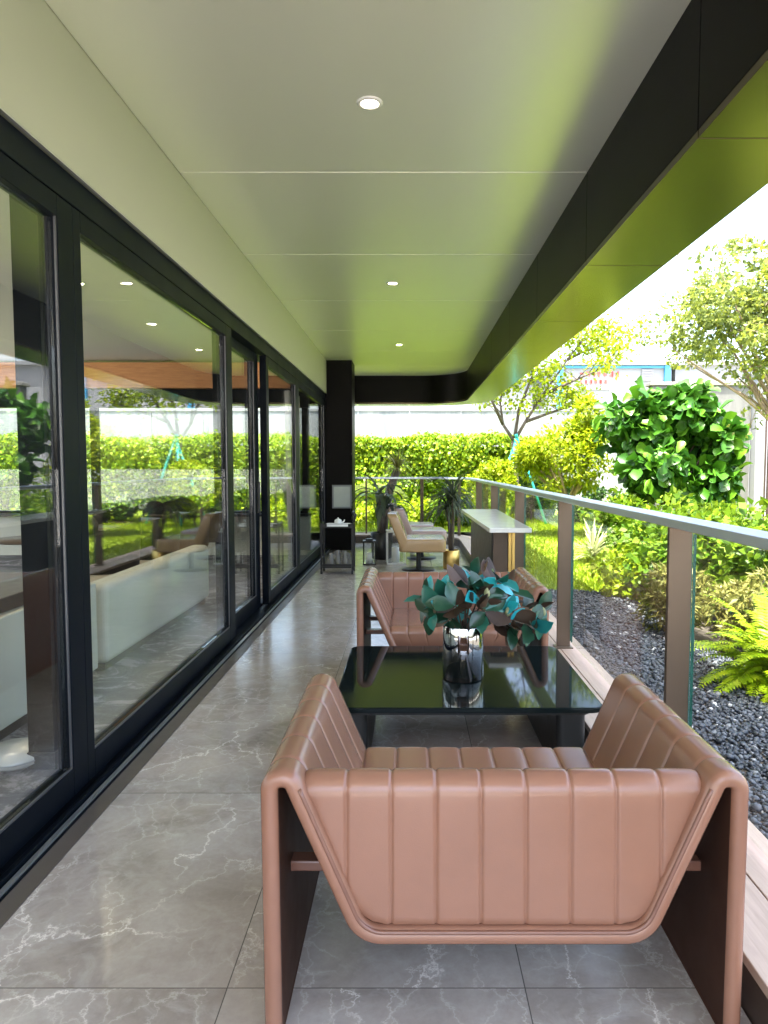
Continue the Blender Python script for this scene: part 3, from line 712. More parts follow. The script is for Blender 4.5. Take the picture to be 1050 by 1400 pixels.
# ================================================================== COFFEE TABLE, VASE, MAGNOLIA
tb = thing('coffee_table', 'low square table with black glass top between the two leather sofas', 'table', (0.26, 3.56, 0))
def rrect(x0, x1, y0, y1, r, n=8):
    p = []
    for cx, cy, a0 in ((x1 - r, y0 + r, -90), (x1 - r, y1 - r, 0), (x0 + r, y1 - r, 90), (x0 + r, y0 + r, 180)):
        p += [(cx + r * math.cos(R(a0 + 90 * k / n)), cy + r * math.sin(R(a0 + 90 * k / n))) for k in range(n + 1)]
    return p
m = MB(); m.prism(rrect(-0.595, 0.585, -0.535, 0.535, 0.06), 0.335, 0.360); m.build('table_top', 'table_glass', tb, 0.006, 3)
m = MB(); m.prism(rrect(-0.55, 0.54, -0.49, 0.49, 0.05), 0.312, 0.334); m.build('table_frame', 'black', tb, 0.003)
for x0, x1 in ((-0.55, -0.45), (0.40, 0.53)):
    m = MB(); m.prism(rrect(x0, x1, -0.42, 0.42, 0.03), 0.0, 0.311); m.build('leg', 'black', tb, 0.004)
vx, vy, vz = 0.262, 3.47, 0.3605
vase = thing('vase', 'mirrored glass cylinder vase holding magnolia leaves on the black table', 'vase', (vx, vy, vz))
m = MB(); m.lathe((0, 0, 0), [(0.0005, 0.0), (0.094, 0.0), (0.100, 0.006), (0.100, 0.262), (0.098, 0.266), (0.094, 0.264), (0.093, 0.028), (0.0005, 0.024)], 48); m.build('glass_body', 'vase', vase)
m = MB(); m.lathe((0, 0, 0), [(0.0005, 0.0275), (0.089, 0.0275), (0.089, 0.05), (0.0005, 0.05)], 32); m.build('water', basic('dark_water', (0.10, 0.06, 0.05), 0.1), vase)
mag = thing('magnolia_bouquet', 'bunch of magnolia stems in the vase, leaves green and brown with sky reflection painted teal', 'bouquet', (vx, vy, vz + 0.03))
def atpix(px, py, y):
    u = (px - 560) / 980; v = (700 - py) / 980; p_ = math.atan(63 / 980)
    d = (u, math.cos(p_) + v * math.sin(p_), -math.sin(p_) + v * math.cos(p_)); t = y / d[1]; return Vector((d[0] * t, y, 1.4 + d[2] * t))
tips = [(590, 838, 3.40), (606, 812, 3.50), (588, 822, 3.58), (640, 800, 3.45), (622, 828, 3.36), (680, 792, 3.50), (662, 812, 3.40), (702, 806, 3.58), (664, 836, 3.33), (690, 838, 3.44), (716, 838, 3.52), (738, 838, 3.44), (728, 856, 3.36), (702, 858, 3.40), (650, 788, 3.58), (612, 850, 3.44), (640, 845, 3.55)]
mst = MB(); LP, LD, LN, LL = [], [], [], []
orig = Vector((vx, vy, vz + 0.03))
BUD = MB()
for px, py, y in tips:
    t = atpix(px, py, y) - orig; ax = Vector((random.uniform(-0.04, 0.04), random.uniform(-0.04, 0.04), 0.01))
    neck = Vector((t.x * 0.25, (t.y) * 0.25, 0.24)); neck.x = max(-0.07, min(0.07, neck.x)); neck.y = max(-0.07, min(0.07, neck.y))
    m1 = neck.lerp(t, 0.55) + Vector((0, 0, 0.03)); mst.tube([ax, neck, m1, t], [0.005, 0.0045, 0.004, 0.003], 6)
    dirn = (t - m1).normalized()
    nl = random.randint(6, 9)
    for k in range(nl):
        a = 2 * math.pi * k / nl + random.random(); o1 = dirn.orthogonal().normalized(); o2 = dirn.cross(o1)
        rad = math.cos(a) * o1 + math.sin(a) * o2
        d = (dirn * random.uniform(0.2, 0.9) + rad).normalized(); 
        back = random.uniform(0, 0.04)
        LP.append(t - dirn * back + rad * 0.004); LD.append(d)
        LN.append((dirn * 0.7 - rad * 0.2 + Vector((random.uniform(-0.4, 0.4), -0.9, 0.8))) * (1 if random.random() < 0.64 else -1)); LL.append(random.uniform(0.10, 0.15))
mst.build('stem', 'bark', mag)
leaves(LP, LD, LN, LL, 1.25, T_MAG, 'leaf_bunch', 'magnolia', mag)
for k in (2, 6, 9, 11):
    px, py, y = tips[k]; t = atpix(px, py, y) - orig + Vector((0.01, -0.03, 0.01)); m = MB()
    m.lathe(t, [(0.0005, -0.024), (0.012, -0.014), (0.015, 0.0), (0.010, 0.016), (0.0005, 0.026)], 12); m.build('bud', 'leaf_pale', mag)

# ================================================================== BAR TABLE, CHAIRS, POTS, CART at the far end
bar = thing('bar_table', 'high bar table with white marble top and black and gold base at the railing', 'table', (0.78, 6.8, 0))
m = MB(); m.prism([(-0.155, -1.22), (0.175, -1.22), (0.20, 1.25), (-0.20, 1.25)], 0.878, 0.915); m.build('table_top', 'white_stone', bar, 0.005)
m = MB(); m.box(-0.115, 0.07, -1.02, 0.95, 0.0, 0.876); m.build('base', 'black', bar, 0.004)
m = MB(); m.box(-0.105, 0.012, -1.045, -1.021, 0.0, 0.874); m.build('end_panel', 'dark_wood', bar, 0.002)
for x0, x1, mt in ((0.016, 0.040, 'gold'), (0.044, 0.068, 'gold')):
    m = MB(); m.box(x0, x1, -1.055, -1.021, 0.0, 0.874); m.build('gold_strip', mt, bar, 0.002)

def soft_box(mb, x0, x1, y0, y1, z0, z1, r=0.04, tilt=None, n=5):
    """cushion: a box with well rounded edges, crowned top"""
    cx, cy, cz = (x0 + x1) / 2, (y0 + y1) / 2, (z0 + z1) / 2; hx, hy, hz = (x1 - x0) / 2, (y1 - y0) / 2, (z1 - z0) / 2
    P = []
    N, K = 22, 40
    for i in range(N + 1):
        ph = -math.pi / 2 + math.pi * i / N; row = []
        for j in range(K):
            th = 2 * math.pi * j / K
            def sp(v, e): return math.copysign(abs(v) ** e, v)
            e = 0.20
            x = sp(math.cos(ph), e) * sp(math.cos(th), e); y = sp(math.cos(ph), e) * sp(math.sin(th), e); z = sp(math.sin(ph), e)
            row.append((cx + hx * x, cy + hy * y, cz + hz * z * (1 + 0.0 * x)))
        P.append(row)
    if tilt: P = [[tilt(p) for p in r_] for r_ in P]
    mb.grid(P, False, True); return mb
def swivel_chair(loc, rz, label, mat):
    t = thing('swivel_chair', label, 'chair', loc, rz, 'armless swivel lounge chairs at the far end')
    m = MB(); soft_box(m, -0.24, 0.38, -0.36, 0.36, 0.27, 0.45); m.build('seat', mat, t)
    m = MB(); soft_box(m, -0.27, -0.13, -0.36, 0.36, 0.30, 0.78, tilt=lambda p: (p[0] - 0.40 * (p[2] - 0.45), p[1], p[2])); m.build('backrest', mat, t)
    m = MB(); m.lathe((0.02, 0, 0), [(0.0005, 0.018), (0.22, 0.014), (0.23, 0.0)], 32); m.lathe((0.02, 0, 0), [(0.035, 0.015), (0.03, 0.29)], 16); m.build('pedestal', 'black_metal', t)
    return t
swivel_chair((0.10, 9.62, 0), 0.0, 'beige leather armless swivel chair, nearest of the three behind the far sofa', 'beige_leather')
swivel_chair((0.16, 10.85, 0), 0.05, 'pale pink armless swivel chair in the middle of its row', 'pink_leather')
swivel_chair((0.02, 11.9, 0), 0.0, 'pale pink armless swivel chair farthest back, next to the end railing', 'pink_leather')

def strap_plant(root, head, n, Lr, droop, wid, name='crown', mat='leaf_drac', up=(0.1, 1.0), seed=0):
    rs = random.Random(seed); m = MB()
    for k in range(n):
        az = rs.uniform(0, 2 * math.pi); el = rs.uniform(*up); L = rs.uniform(*Lr); w_ = wid * rs.uniform(0.75, 1.2)
        d = Vector((math.cos(az) * math.cos(el), math.sin(az) * math.cos(el), math.sin(el))); s = Vector((-math.sin(az), math.cos(az), 0))
        p = Vector(head) + Vector((rs.uniform(-1, 1), rs.uniform(-1, 1), rs.uniform(-2.5, 1))) * 0.025; P = []
        K = 9; dr = droop * rs.uniform(0.7, 1.3)
        for i in range(K + 1):
            a = i / K; ww = w_ * (0.55 + 0.9 * a) if a < 0.5 else w_ * (1.0 - ((a - 0.5) / 0.5) ** 2) + 0.001
            up_ = s.cross(d).normalized() * -1
            P.append([tuple(p - s * ww + up_ * ww * 0.3), tuple(p), tuple(p + s * ww + up_ * ww * 0.3)])
            p = p + d * (L / K); d = (d + Vector((0, 0, -dr / K))).normalized()
        m.grid(P)
    return m.build(name, mat, root)
def pot_plant(loc, label, pot_prof, potmat, stems, n, Lr, droop, wid, seed, up):
    t = thing('potted_plant', label, 'potted plant', loc)
    zt = max(z for r, z in pot_prof)
    m = MB(); m.lathe((0, 0, 0), pot_prof, 36); m.build('pot', potmat, t)
    m = MB(); m.lathe((0, 0, 0), [(0.0005, zt - 0.03), (pot_prof[-2][0] * 0.9, zt - 0.032)], 24); m.build('soil', 'soil', t)
    m = MB()
    for (x, y, z) in stems: m.tube([(x * 0.2, y * 0.2, zt - 0.05), (x * 0.6 + 0.01, y * 0.6, (zt + z) / 2), (x, y, z)], [0.028, 0.024, 0.02], 8)
    m.build('trunk', 'bark', t)
    for k, s in enumerate(stems): strap_plant(t, s, n, Lr, droop, wid, 'crown', 'leaf_drac', up, seed + k)
    return t
gp = [(0.0005, 0.0), (0.10, 0.0), (0.112, 0.01), (0.112, 0.25), (0.106, 0.255), (0.10, 0.245), (0.10, 0.20)]
pot_plant((0.57, 9.75, 0), 'tall dracaena with drooping grey green leaves in a gold pot by the bar table', gp, 'gold', [(0.02, 0, 0.98), (-0.05, 0.04, 0.84)], 70, (0.32, 0.56), 2.1, 0.013, 3, (0.0, 1.35))
bp = [(0.0005, 0.0), (0.12, 0.0), (0.15, 0.02), (0.17, 0.40), (0.16, 0.405), (0.15, 0.39), (0.15, 0.34)]
pot_plant((-0.42, 10.75, 0), 'broad leaved dracaena in a black pot near the column', bp, 'black', [(-0.04, 0, 0.95), (0.08, -0.02, 0.78)], 15, (0.40, 0.62), 2.3, 0.034, 21, (0.2, 1.25))
def lantern(loc, w_, h, label, pan, grp='floor lanterns by the dracaena'):
    t = thing('lantern', label, 'lantern', loc, 0.1, grp); m = MB(); f = 0.012
    for sx in (-1, 1):
        for sy in (-1, 1): m.box(sx * w_ - f * (sx > 0), sx * w_ + f * (sx < 0), sy * w_ - f * (sy > 0), sy * w_ + f * (sy < 0), 0.02, h * 0.82)
    m.box(-w_ - 0.006, w_ + 0.006, -w_ - 0.006, w_ + 0.006, 0, 0.02); m.box(-w_ - 0.006, w_ + 0.006, -w_ - 0.006, w_ + 0.006, h * 0.82, h * 0.86)
    m.box(-w_ * 0.6, w_ * 0.6, -w_ * 0.6, w_ * 0.6, h * 0.859, h * 0.92); m.build('frame', pan, t, 0.002)
    m = MB(); c = w_ - f * 1.1; m.box(-c, c, -c, c, 0.024, h * 0.81); m.build('glass', 'clear_glass', t)
    m = MB(); m.lathe((0, 0, 0), [(0.0005, 0.022), (w_ * 0.45, 0.022), (w_ * 0.45, h * 0.42), (0.0005, h * 0.41)], 20); m.build('candle', 'white', t)
    m = MB(); m.tube([(-w_ * 0.5, 0, h * 0.92), (-w_ * 0.4, 0, h * 0.99), (0, 0, h * 1.03), (w_ * 0.4, 0, h * 0.99), (w_ * 0.5, 0, h * 0.92)], 0.005, 6); m.build('handle', 'black_metal', t)
lantern((-0.575, 10.15, 0), 0.085, 0.40, 'small black metal lantern with pale glass beside the column', 'black_metal')
lantern((-0.20, 10.25, 0), 0.13, 0.56, 'larger lantern with white frame behind the beige chair', 'white')

cart = thing('service_cart', 'black metal service trolley with shelves at the foot of the column', 'trolley', (-0.94, 9.35, 0))
m = MB()
for sx in (-0.2, 0.2):
    for sy in (-0.14, 0.14): m.box(sx - 0.012, sx + 0.012, sy - 0.012, sy + 0.012, 0.06, 0.66)
for q in (-0.14, 0.14): m.box(-0.2, 0.2, q - 0.008, q + 0.008, 0.625, 0.64)
for q in (-0.2, 0.2): m.box(q - 0.008, q + 0.008, -0.14, 0.14, 0.645, 0.66)
m.tube([(0.2, -0.13, 0.64), (0.23, -0.13, 0.75), (0.2, -0.13, 0.80), (0.2, 0.13, 0.80), (0.23, 0.13, 0.75), (0.2, 0.13, 0.64)], 0.011, 8)
m.build('frame', 'black_metal', cart, 0.002)
for z in (0.08, 0.60):
    m = MB(); m.box(-0.187, 0.187, -0.15, 0.15, z, z + 0.02); m.box(-0.187, 0.187, -0.152, -0.148, z + 0.0205, z + 0.055); m.build('shelf', 'black_metal', cart, 0.002)
for sx in (-0.2, 0.2):
    for sy in (-0.14, 0.14):
        m = MB(); m.tube([(sx - 0.012, sy, 0.03), (sx + 0.012, sy, 0.03)], 0.03, 14); m.build('caster', 'black', cart)
tr = thing('serving_tray', 'flat white tray on top of the black trolley', 'tray', (-0.93, 9.30, 0.6205))
m = MB(); m.prism(rrect(-0.15, 0.15, -0.10, 0.10, 0.03), 0, 0.008); m.build('tray_base', 'white', tr, 0.002)
m = MB(); A = rrect(-0.15, 0.15, -0.10, 0.10, 0.03); B = rrect(-0.156, 0.156, -0.106, 0.106, 0.036); strip(m, A + A[:1], B + B[:1], 0.0, 0.03); m.build('rim', 'white', tr)
def cup(x, y, z, label):
    t = thing('teapot', label, 'teapot', (x, y, z)); m = MB(); m.lathe((0, 0, 0), [(0.0005, 0), (0.035, 0), (0.05, 0.03), (0.045, 0.07), (0.02, 0.085), (0.0005, 0.09)], 20); m.build('body', 'white', t)
    m = MB(); m.tube([(0.045, 0, 0.03), (0.075, 0, 0.05), (0.085, 0, 0.075)], [0.012, 0.009, 0.007], 8); m.build('spout', 'white', t)
    m = MB(); m.lathe((0, 0, 0.088), [(0.006, 0), (0.010, 0.008), (0.0005, 0.016)], 10); m.build('knob', 'white', t)
cup(-0.93, 9.30, 0.629, 'small white teapot on the tray of the trolley')
for k, (x, lab) in enumerate(((-1.03, 'smoky grey ceramic pitcher, shortest, left on the lower trolley shelf'), (-0.94, 'smoky grey ceramic pitcher, tallest, in the middle of the lower trolley shelf'), (-0.85, 'smoky grey ceramic pitcher at the right end of the lower trolley shelf'))):
    t = thing('pitcher', lab, 'pitcher', (x, 9.33, 0.1005), 0, 'pitchers on the lower trolley shelf'); h = (0.16, 0.20, 0.19)[k]
    m = MB(); m.lathe((0, 0, 0), [(0.0005, 0), (0.035, 0), (0.042, h * 0.3), (0.02, h * 0.72), (0.024, h), (0.019, h), (0.015, h * 0.73), (0.0005, h * 0.5)], 20); m.build('body', 'grey_ceramic', t)
    m = MB(); m.tube([(0.02, 0, h * 0.9), (0.055, 0, h * 0.8), (0.058, 0, h * 0.5), (0.038, 0, h * 0.35)], 0.006, 8); m.build('handle', 'grey_ceramic', t)
fr = thing('framed_notice', 'grey framed notice board hanging on the dark column above the trolley', 'frame', (-1.12, 11.86, 0.70))
m = MB(); m.box(-0.16, 0.16, -0.02, 0.008, 0.0, 0.025); m.box(-0.16, 0.16, -0.02, 0.008, 0.36, 0.385); m.box(-0.16, -0.135, -0.02, 0.008, 0.0255, 0.3595); m.box(0.135, 0.16, -0.02, 0.008, 0.0255, 0.3595); m.build('frame', 'grey_metal', fr, 0.002)
m = MB(); m.box(-0.134, 0.134, -0.012, 0.0, 0.026, 0.359); m.build('panel', 'paper', fr)

# ================================================================== INTERIOR FURNITURE behind the glass
bn = thing('banquette', 'long cream upholstered bench inside with its back to the glass doors', 'bench', (-2.5, 5, 0))
m = MB(); m.box(-0.36, 0.41, -0.16, 2.26, 0.0, 0.05); m.build('plinth', 'black', bn)
m = MB(); m.box(-0.40, 0.26, -0.2, 2.3, 0.051, 0.30); m.build('base', 'cream', bn, 0.02, 3)
m = MB(); m.box(0.262, 0.45, -0.2, 2.3, 0.051, 0.60); m.build('backrest', 'cream', bn, 0.05, 5)
for y0, y1 in ((-0.19, 1.03), (1.05, 2.28)):
    m = MB(); soft_box(m, -0.42, 0.258, y0, y1, 0.301, 0.45); m.build('seat', 'seat_beige', bn)
sb = thing('counter', 'cream fronted counter with dark stone top inside behind the nearest glass door', 'counter', (-2.5, 3.1, 0))
m = MB(); m.box(-0.36, 0.41, -1.5, 1.5, 0.0, 0.07); m.build('plinth', 'black', sb)
m = MB(); m.box(-0.40, 0.45, -1.55, 1.55, 0.071, 0.64); m.build('body', 'cream', sb, 0.01); m = MB(); m.box(-0.42, 0.40, -1.58, 1.58, 0.642, 0.72); m.build('top', basic('dark_stone', (0.035, 0.033, 0.034), 0.35), sb, 0.006)
wp_ = thing('floor_stool', 'small white pebble shaped stool on the interior floor behind the nearest glass door', 'stool', (-1.86, 3.3, 0))
m = MB(); m.lathe((0, 0, 0), [(0.0005, 0.0), (0.10, 0.0), (0.15, 0.03), (0.15, 0.06), (0.10, 0.085), (0.0005, 0.095)], 28); m.build('cushion', 'white', wp_)
m = MB(); m.lathe((0, 0, 0.0), [(0.152, 0.040), (0.154, 0.044), (0.152, 0.048)], 28); m.build('seam', 'silver', wp_)
ic = thing('interior_pillar', 'dark square pillar inside close behind the nearest glass door', 'pillar', (-1.70, 3.33, 0))
m = MB(); m.box(-0.06, 0.06, -0.10, 0.10, 0.0, 2.98); m.build('shaft', 'frame', ic, 0.004); m = MB(); m.box(-0.065, 0.065, -0.105, 0.105, 0, 0.08); m.build('plinth', 'black', ic, 0.002)
def tub_chair(loc, rz, label):
    t = thing('tub_chair', label, 'chair', loc, rz, 'dark tub chairs at the inside tables'); m = MB(); P = []
    for i in range(25):
        a = R(-125 + 250 * i / 24); h = 0.93 - 0.18 * abs(i - 12) / 12; row = []
        for r, z in ((0.25, 0.42), (0.28, h - 0.03), (0.295, h), (0.32, h - 0.03), (0.29, 0.42)): row.append((-r * math.cos(a), r * math.sin(a), z))
        P.append(row)
    m.grid(P, False, True); m.build('backrest', 'dark_fabric', t)
    m = MB(); m.lathe((0, 0, 0), [(0.0005, 0.36), (0.26, 0.36), (0.28, 0.40), (0.26, 0.47), (0.0005, 0.48)], 28); m.build('seat', 'dark_fabric', t)
    for a in (45, 135, 225, 315):
        m = MB(); c, s = math.cos(R(a)), math.sin(R(a)); m.tube([(0.18 * c, 0.18 * s, 0.37), (0.25 * c, 0.25 * s, 0.0)], [0.016, 0.011], 8); m.build('leg', 'black', t)
def round_table(loc, label):
    t = thing('round_table', label, 'table', loc, 0, 'round pedestal tables inside'); m = MB(); m.lathe((0, 0, 0), [(0.0005, 0.74), (0.36, 0.74), (0.37, 0.73), (0.36, 0.715), (0.0005, 0.715)], 36); m.build('table_top', 'dark_wood', t)
    m = MB(); m.lathe((0, 0, 0), [(0.03, 0.71), (0.03, 0.02)], 14); m.build('pole', 'gold', t); m = MB(); m.lathe((0, 0, 0), [(0.0005, 0.02), (0.22, 0.016), (0.23, 0)], 28); m.build('base', 'gold', t)
    return t
for k, y in enumerate((6.55, 7.7, 8.85, 10.0)):
    w_ = ('nearest', 'second', 'third', 'farthest')[k]
    round_table((-3.42, y, 0), f'round pedestal table inside, {w_} of the row behind the cream bench')
    tub_chair((-2.78, y - 0.05, 0), R(180), f'dark tub chair on the door side of the {w_} inside table')
    tub_chair((-3.46, y + 0.60, 0), R(-90), f'dark tub chair on the far side of the {w_} inside table')
m = MB(); P = []
for i in range(120):
    y = 10.15 + 1.0 * i / 119; x = -1.72 + 0.035 * math.sin(i * 0.62); P.append([(x + 0.01 * math.sin(i * 0.3 + z), y + (0.16 * (1 - z / 2.4)) * (i / 119 - 0.5) * -1, z) for z in np.linspace(0.02, 2.46, 14)])
m.grid(P); o = m.build('curtain', 'curtain'); sd = o.modifiers.new('thickness', 'SOLIDIFY'); sd.thickness = 0.004
tag(o, 'pale grey curtain hanging inside the last glass door by the column', 'curtain')

# ================================================================== GARDEN
def shrub(name, label, cat, base, c, rad, n, clumps, cr, L, mat, T=T_SMALL, W=1.0, hollow=0.5, stem='bark', up=0.5, group=None, tilt=0.6, flat=1.0, fork=0.45, r0=0.03, ntips=14, lobes=None):
    """a bush or tree: stems or trunk with limbs to the clumps, and a crown of single leaves gathered in clumps"""
    t = thing(name, label, cat, base, 0, group)
    c = np.array(c, float) - np.array(base, float)
    if lobes:
        vol = np.array([l[1][0] * l[1][1] * l[1][2] for l in lobes]) ** 0.75; vol /= vol.sum()
        q = [crown_points(np.array(l[0]) - np.array(base), l[1], int(n * f) + 1, max(5, int(clumps * f)), cr, hollow, flat) for l, f in zip(lobes, vol)]
        P, D, cc = (np.concatenate([u[i] for u in q]) for i in range(3))
    else: P, D, cc = crown_points(c, rad, n, clumps, cr, hollow, flat)
    P[:, 2] = np.maximum(P[:, 2], 0.03)
    N = unit(rng.normal(size=P.shape) * tilt + np.array([0, 0, up]) + 0.35 * D)
    DD = D + rng.normal(size=P.shape) * 0.7; DD[:, 2] -= 0.15
    leaves(P, DD, N, L * rng.uniform(0.5, 1.3, len(P)), W, T, 'crown', mat, t)
    m = MB(); f = Vector((c[0] * fork, c[1] * fork, max(0.12, c[2] * fork)))
    branchy(m, (0, 0, -0.06), f, [cc[i] for i in rng.permutation(len(cc))[:ntips]], r0, 0.004)
    m.build('trunk', stem, t); return t
# clipped hedge behind the lawn, with its dark twiggy inside
hd = thing('hedge', 'long clipped lime green hedge along the far side of the lawn', 'hedge', (-5.5, 18.4, LAWN_Z))
x0, x1 = -16.0, 3.6; nn = 62000
def hedge_pts(n, face):
    if face == 'front': 
        p = np.stack([rng.uniform(x0, x1, n), np.zeros(n), rng.uniform(0.05, 1.98, n)], 1); d = np.tile([0, -1.0, 0.35], (n, 1)); p[:, 1] = -0.55 + 0.13 * np.sin(p[:, 0] * 1.7) * np.sin(p[:, 2] * 3) + rng.normal(0, 0.09, n)
    else:
        p = np.stack([rng.uniform(x0, x1, n), rng.uniform(-0.55, 0.55, n), np.zeros(n)], 1); d = np.tile([0, -0.2, 1.0], (n, 1)); p[:, 2] = 1.94 + 0.05 * np.sin(p[:, 0] * 1.1) + 0.04 * np.sin(p[:, 0] * 3.7) + np.abs(rng.normal(0, 0.06, n))
    return p, d
a, da = hedge_pts(nn, 'front'); b, db = hedge_pts(16000, 'top'); P = np.concatenate([a, b]); D = np.concatenate([da, db]); P[:, 0] += 5.5
N = unit(rng.normal(size=P.shape) * 0.6 + D); leaves(P, rng.normal(size=P.shape) + np.array([0, 0, -0.4]), N, rng.uniform(0.06, 0.115, len(P)), 1.25, T_SMALL, 'foliage', 'leaf_hedge', hd)
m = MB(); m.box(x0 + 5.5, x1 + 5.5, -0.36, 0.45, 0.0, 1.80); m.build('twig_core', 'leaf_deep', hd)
# streaky hoarding wall and white prefab buildings behind
hw = thing('hoarding_wall', 'streaky white hoarding wall behind the clipped hedge', 'wall', (-5, 21, 0))
for k in range(17):
    m = MB(); m.box(-13 + k * 1.5 + 0.01, -13 + (k + 1) * 1.5 - 0.01, -0.03, 0.03, 0, 3.0); m.build('panel', 'hoarding', hw)
m = MB(); m.box(-13, 12.5, -0.05, 0.05, 2.985, 3.04); m.build('cap_rail', 'white_wall', hw)
def cabin(loc, w_, h, label, sign=False, vent=None, cyanposts=(), rail_z=None):
    t = thing('site_cabin', label, 'building', loc); m = MB(); m.box(0, w_, 0, 6, 0, h); m.build('wall', 'white_wall', t)
    m = MB(); m.box(-0.15, w_ + 0.15, -0.2, 6.2, h + 0.001, h + 0.18); m.build('roof', 'white_wall', t, 0.02)
    m = MB()
    for k in range(int(w_ / 1.0)): m.box(k * 1.0 + 0.5, k * 1.0 + 0.52, -0.012, -0.001, 0.1, h - 0.3)
    m.build('panel_joint', 'grey_metal', t)
    for x in cyanposts: m = MB(); m.box(x - 0.12, x + 0.12, -0.16, -0.002, 0, h + 0.0); m.build('corner_post', 'cyan', t)
    if rail_z: m = MB(); m.box(0.125, w_ - 0.125, -0.10, -0.013, rail_z, rail_z + 0.10); m.build('beam', 'cyan', t)
    if vent:
        v = MB(); v.box(vent[0] - 0.25, vent[0] + 0.25, -0.06, -0.02, vent[1] - 0.25, vent[1] + 0.25); v = v.build('vent', 'white_wall', t, 0.01); s = MB()
        for k in range(6): s.box(vent[0] - 0.21, vent[0] + 0.21, -0.085, -0.061, vent[1] - 0.2 + k * 0.072, vent[1] - 0.155 + k * 0.072)
        s.build('slat', 'grey_metal', v)
    return t
# (x = (px-560)/980*30)
cb = cabin((6.1, 30, 0), 4.75, 5.55, 'white site cabin with cyan corner posts, red lettering and a small louvre vent', True, (3.75, 5.15), (0.12, 4.55), 5.55 - 0.12)
rs = random.Random(4)
def squiggle(x, z, h, col, parent):
    m = MB(); w_ = h * 0.75
    for k in range(rs.randint(3, 4)):
        if rs.random() < 0.5: zz = z + rs.uniform(0.05, 0.9) * h; m.box(x + rs.uniform(0, 0.2) * w_, x + w_ * rs.uniform(0.75, 1), -0.030, -0.0135, zz, zz + 0.030)
        else: xx = x + rs.uniform(0.1, 0.85) * w_; m.box(xx, xx + 0.035, -0.0315, -0.0135, z + rs.uniform(0, 0.2) * h, z + h)
    m.build('lettering', col, parent)
for k in range(7): squiggle(0.95 + k * 0.24, 5.06, 0.24, 'red_paint', cb)
for k in range(6): squiggle(0.95 + k * 0.20, 4.78, 0.17, 'red_paint', cb)
m = MB(); m.box(0.85, 2.2, -0.05, -0.002, 4.55, 4.62); m.box(0.85, 0.90, -0.045, -0.0125, 3.3, 4.549); m.build('door_frame', 'grey_metal', cb)
cabin((11.15, 30.4, 0), 14, 5.6, 'long white site cabin with ribbed wall right of the cyan post', False, None, (), None)
cabin((2.2, 33, 0), 3.4, 5.3, 'white site cabin farthest back, half hidden behind the thin propped tree', False, (1.1, 4.6), (), None)
# grey wall, white post and brown slatted gate at the right
gw = thing('garden_wall', 'grey weathered garden wall beside the white gate post', 'wall', (5.6, 14, 0))
m = MB(); m.box(-0.9, 1.02, 0, 0.25, 0, 2.95); m.build('wall', 'concrete_w', gw, 0.01); m = MB(); m.box(-0.95, 1.05, -0.04, 0.29, 2.952, 3.02); m.build('coping', 'concrete', gw, 0.01)
wp = thing('gate_post', 'tall white gate post between grey wall and brown gate', 'post', (6.78, 13.95, 0)); m = MB(); m.box(-0.13, 0.05, -0.12, 0.12, 0, 3.1); m.build('shaft', 'white_wall', wp, 0.01); m = MB(); m.box(-0.16, 0.08, -0.15, 0.15, 3.102, 3.18); m.build('cap', 'white_wall', wp, 0.01)
gt = thing('slatted_gate', 'brown vertical slatted gate at the right edge', 'gate', (6.86, 14, 0))
m = MB()
for k in range(26): m.box(0.02 + k * 0.09, 0.02 + k * 0.09 + 0.06, -0.02, 0.02, 0.05, 3.0)
m.build('slat_panel', 'gate', gt, 0.004); m = MB(); m.box(0, 2.4, 0.021, 0.06, 0.3, 0.4); m.box(0, 2.4, 0.021, 0.06, 2.6, 2.7); m.build('cross_rail', 'gate', gt)
lp = thing('leaning_stump', 'short grey concrete stake leaning in front of the garden wall', 'post', (5.05, 12.9, LAWN_Z)); m = MB(); m.obox((0.10, 0, 0.5), Vector((0.11, 0, -0.01)), Vector((0, 0.09, 0)), Vector((0.13, 0, 0.62))); m.build('shaft', 'concrete', lp, 0.01); m = MB(); m.obox((0.245, 0, 1.15), Vector((0.115, 0, -0.012)), Vector((0, 0.095, 0)), Vector((0.006, 0, 0.03))); m.build('cap', 'concrete', lp, 0.004)

# trees
t = shrub('fig_tree', 'big leaved glossy dark green fig tree right of the garden', 'tree', (4.35, 12.1, LAWN_Z), (4.35, 12.1, 1.78), (1.22, 0.95, 1.02), 3000, 62, 0.27, 0.235, 'leaf_fig', T_FIG, 1.0, 0.2, 'bark', 0.7, None, 0.75, 1.0, 0.4, 0.06, 24,
    [((3.72, 12.1, 1.98), (0.42, 0.5, 0.48)), ((4.75, 12.1, 2.32), (0.48, 0.5, 0.40)), ((4.2, 12.2, 2.2), (0.4, 0.45, 0.42)), ((5.15, 12.1, 1.62), (0.30, 0.5, 0.52)), ((4.15, 12.0, 1.40), (0.62, 0.6, 0.45)), ((4.85, 11.9, 1.05), (0.42, 0.5, 0.28))])
shrub('feathery_tree', 'feathery yellow green young tree left of the fig tree', 'tree', (2.95, 13.2, LAWN_Z), (2.85, 13.2, 1.50), (0.82, 0.75, 0.58), 5200, 40, 0.26, 0.115, 'leaf_lime', T_LONG, 1.3, 0.45, 'bark_tan', 0.7, None, 0.5, 0.75, 0.45, 0.055, 20)
t = bpy.data.objects['feathery_tree']
P, D, cc = crown_points((0.35, 0, 1.95), (0.36, 0.4, 0.55), 2200, 14, 0.22, 0.3, 0.8)
leaves(P, D + rng.normal(size=P.shape) * 0.7, unit(rng.normal(size=P.shape) * 0.5 + [0, 0, 0.7]), rng.uniform(0.08, 0.14, len(P)), 1.3, T_LONG, 'crown', 'leaf_lime', t)
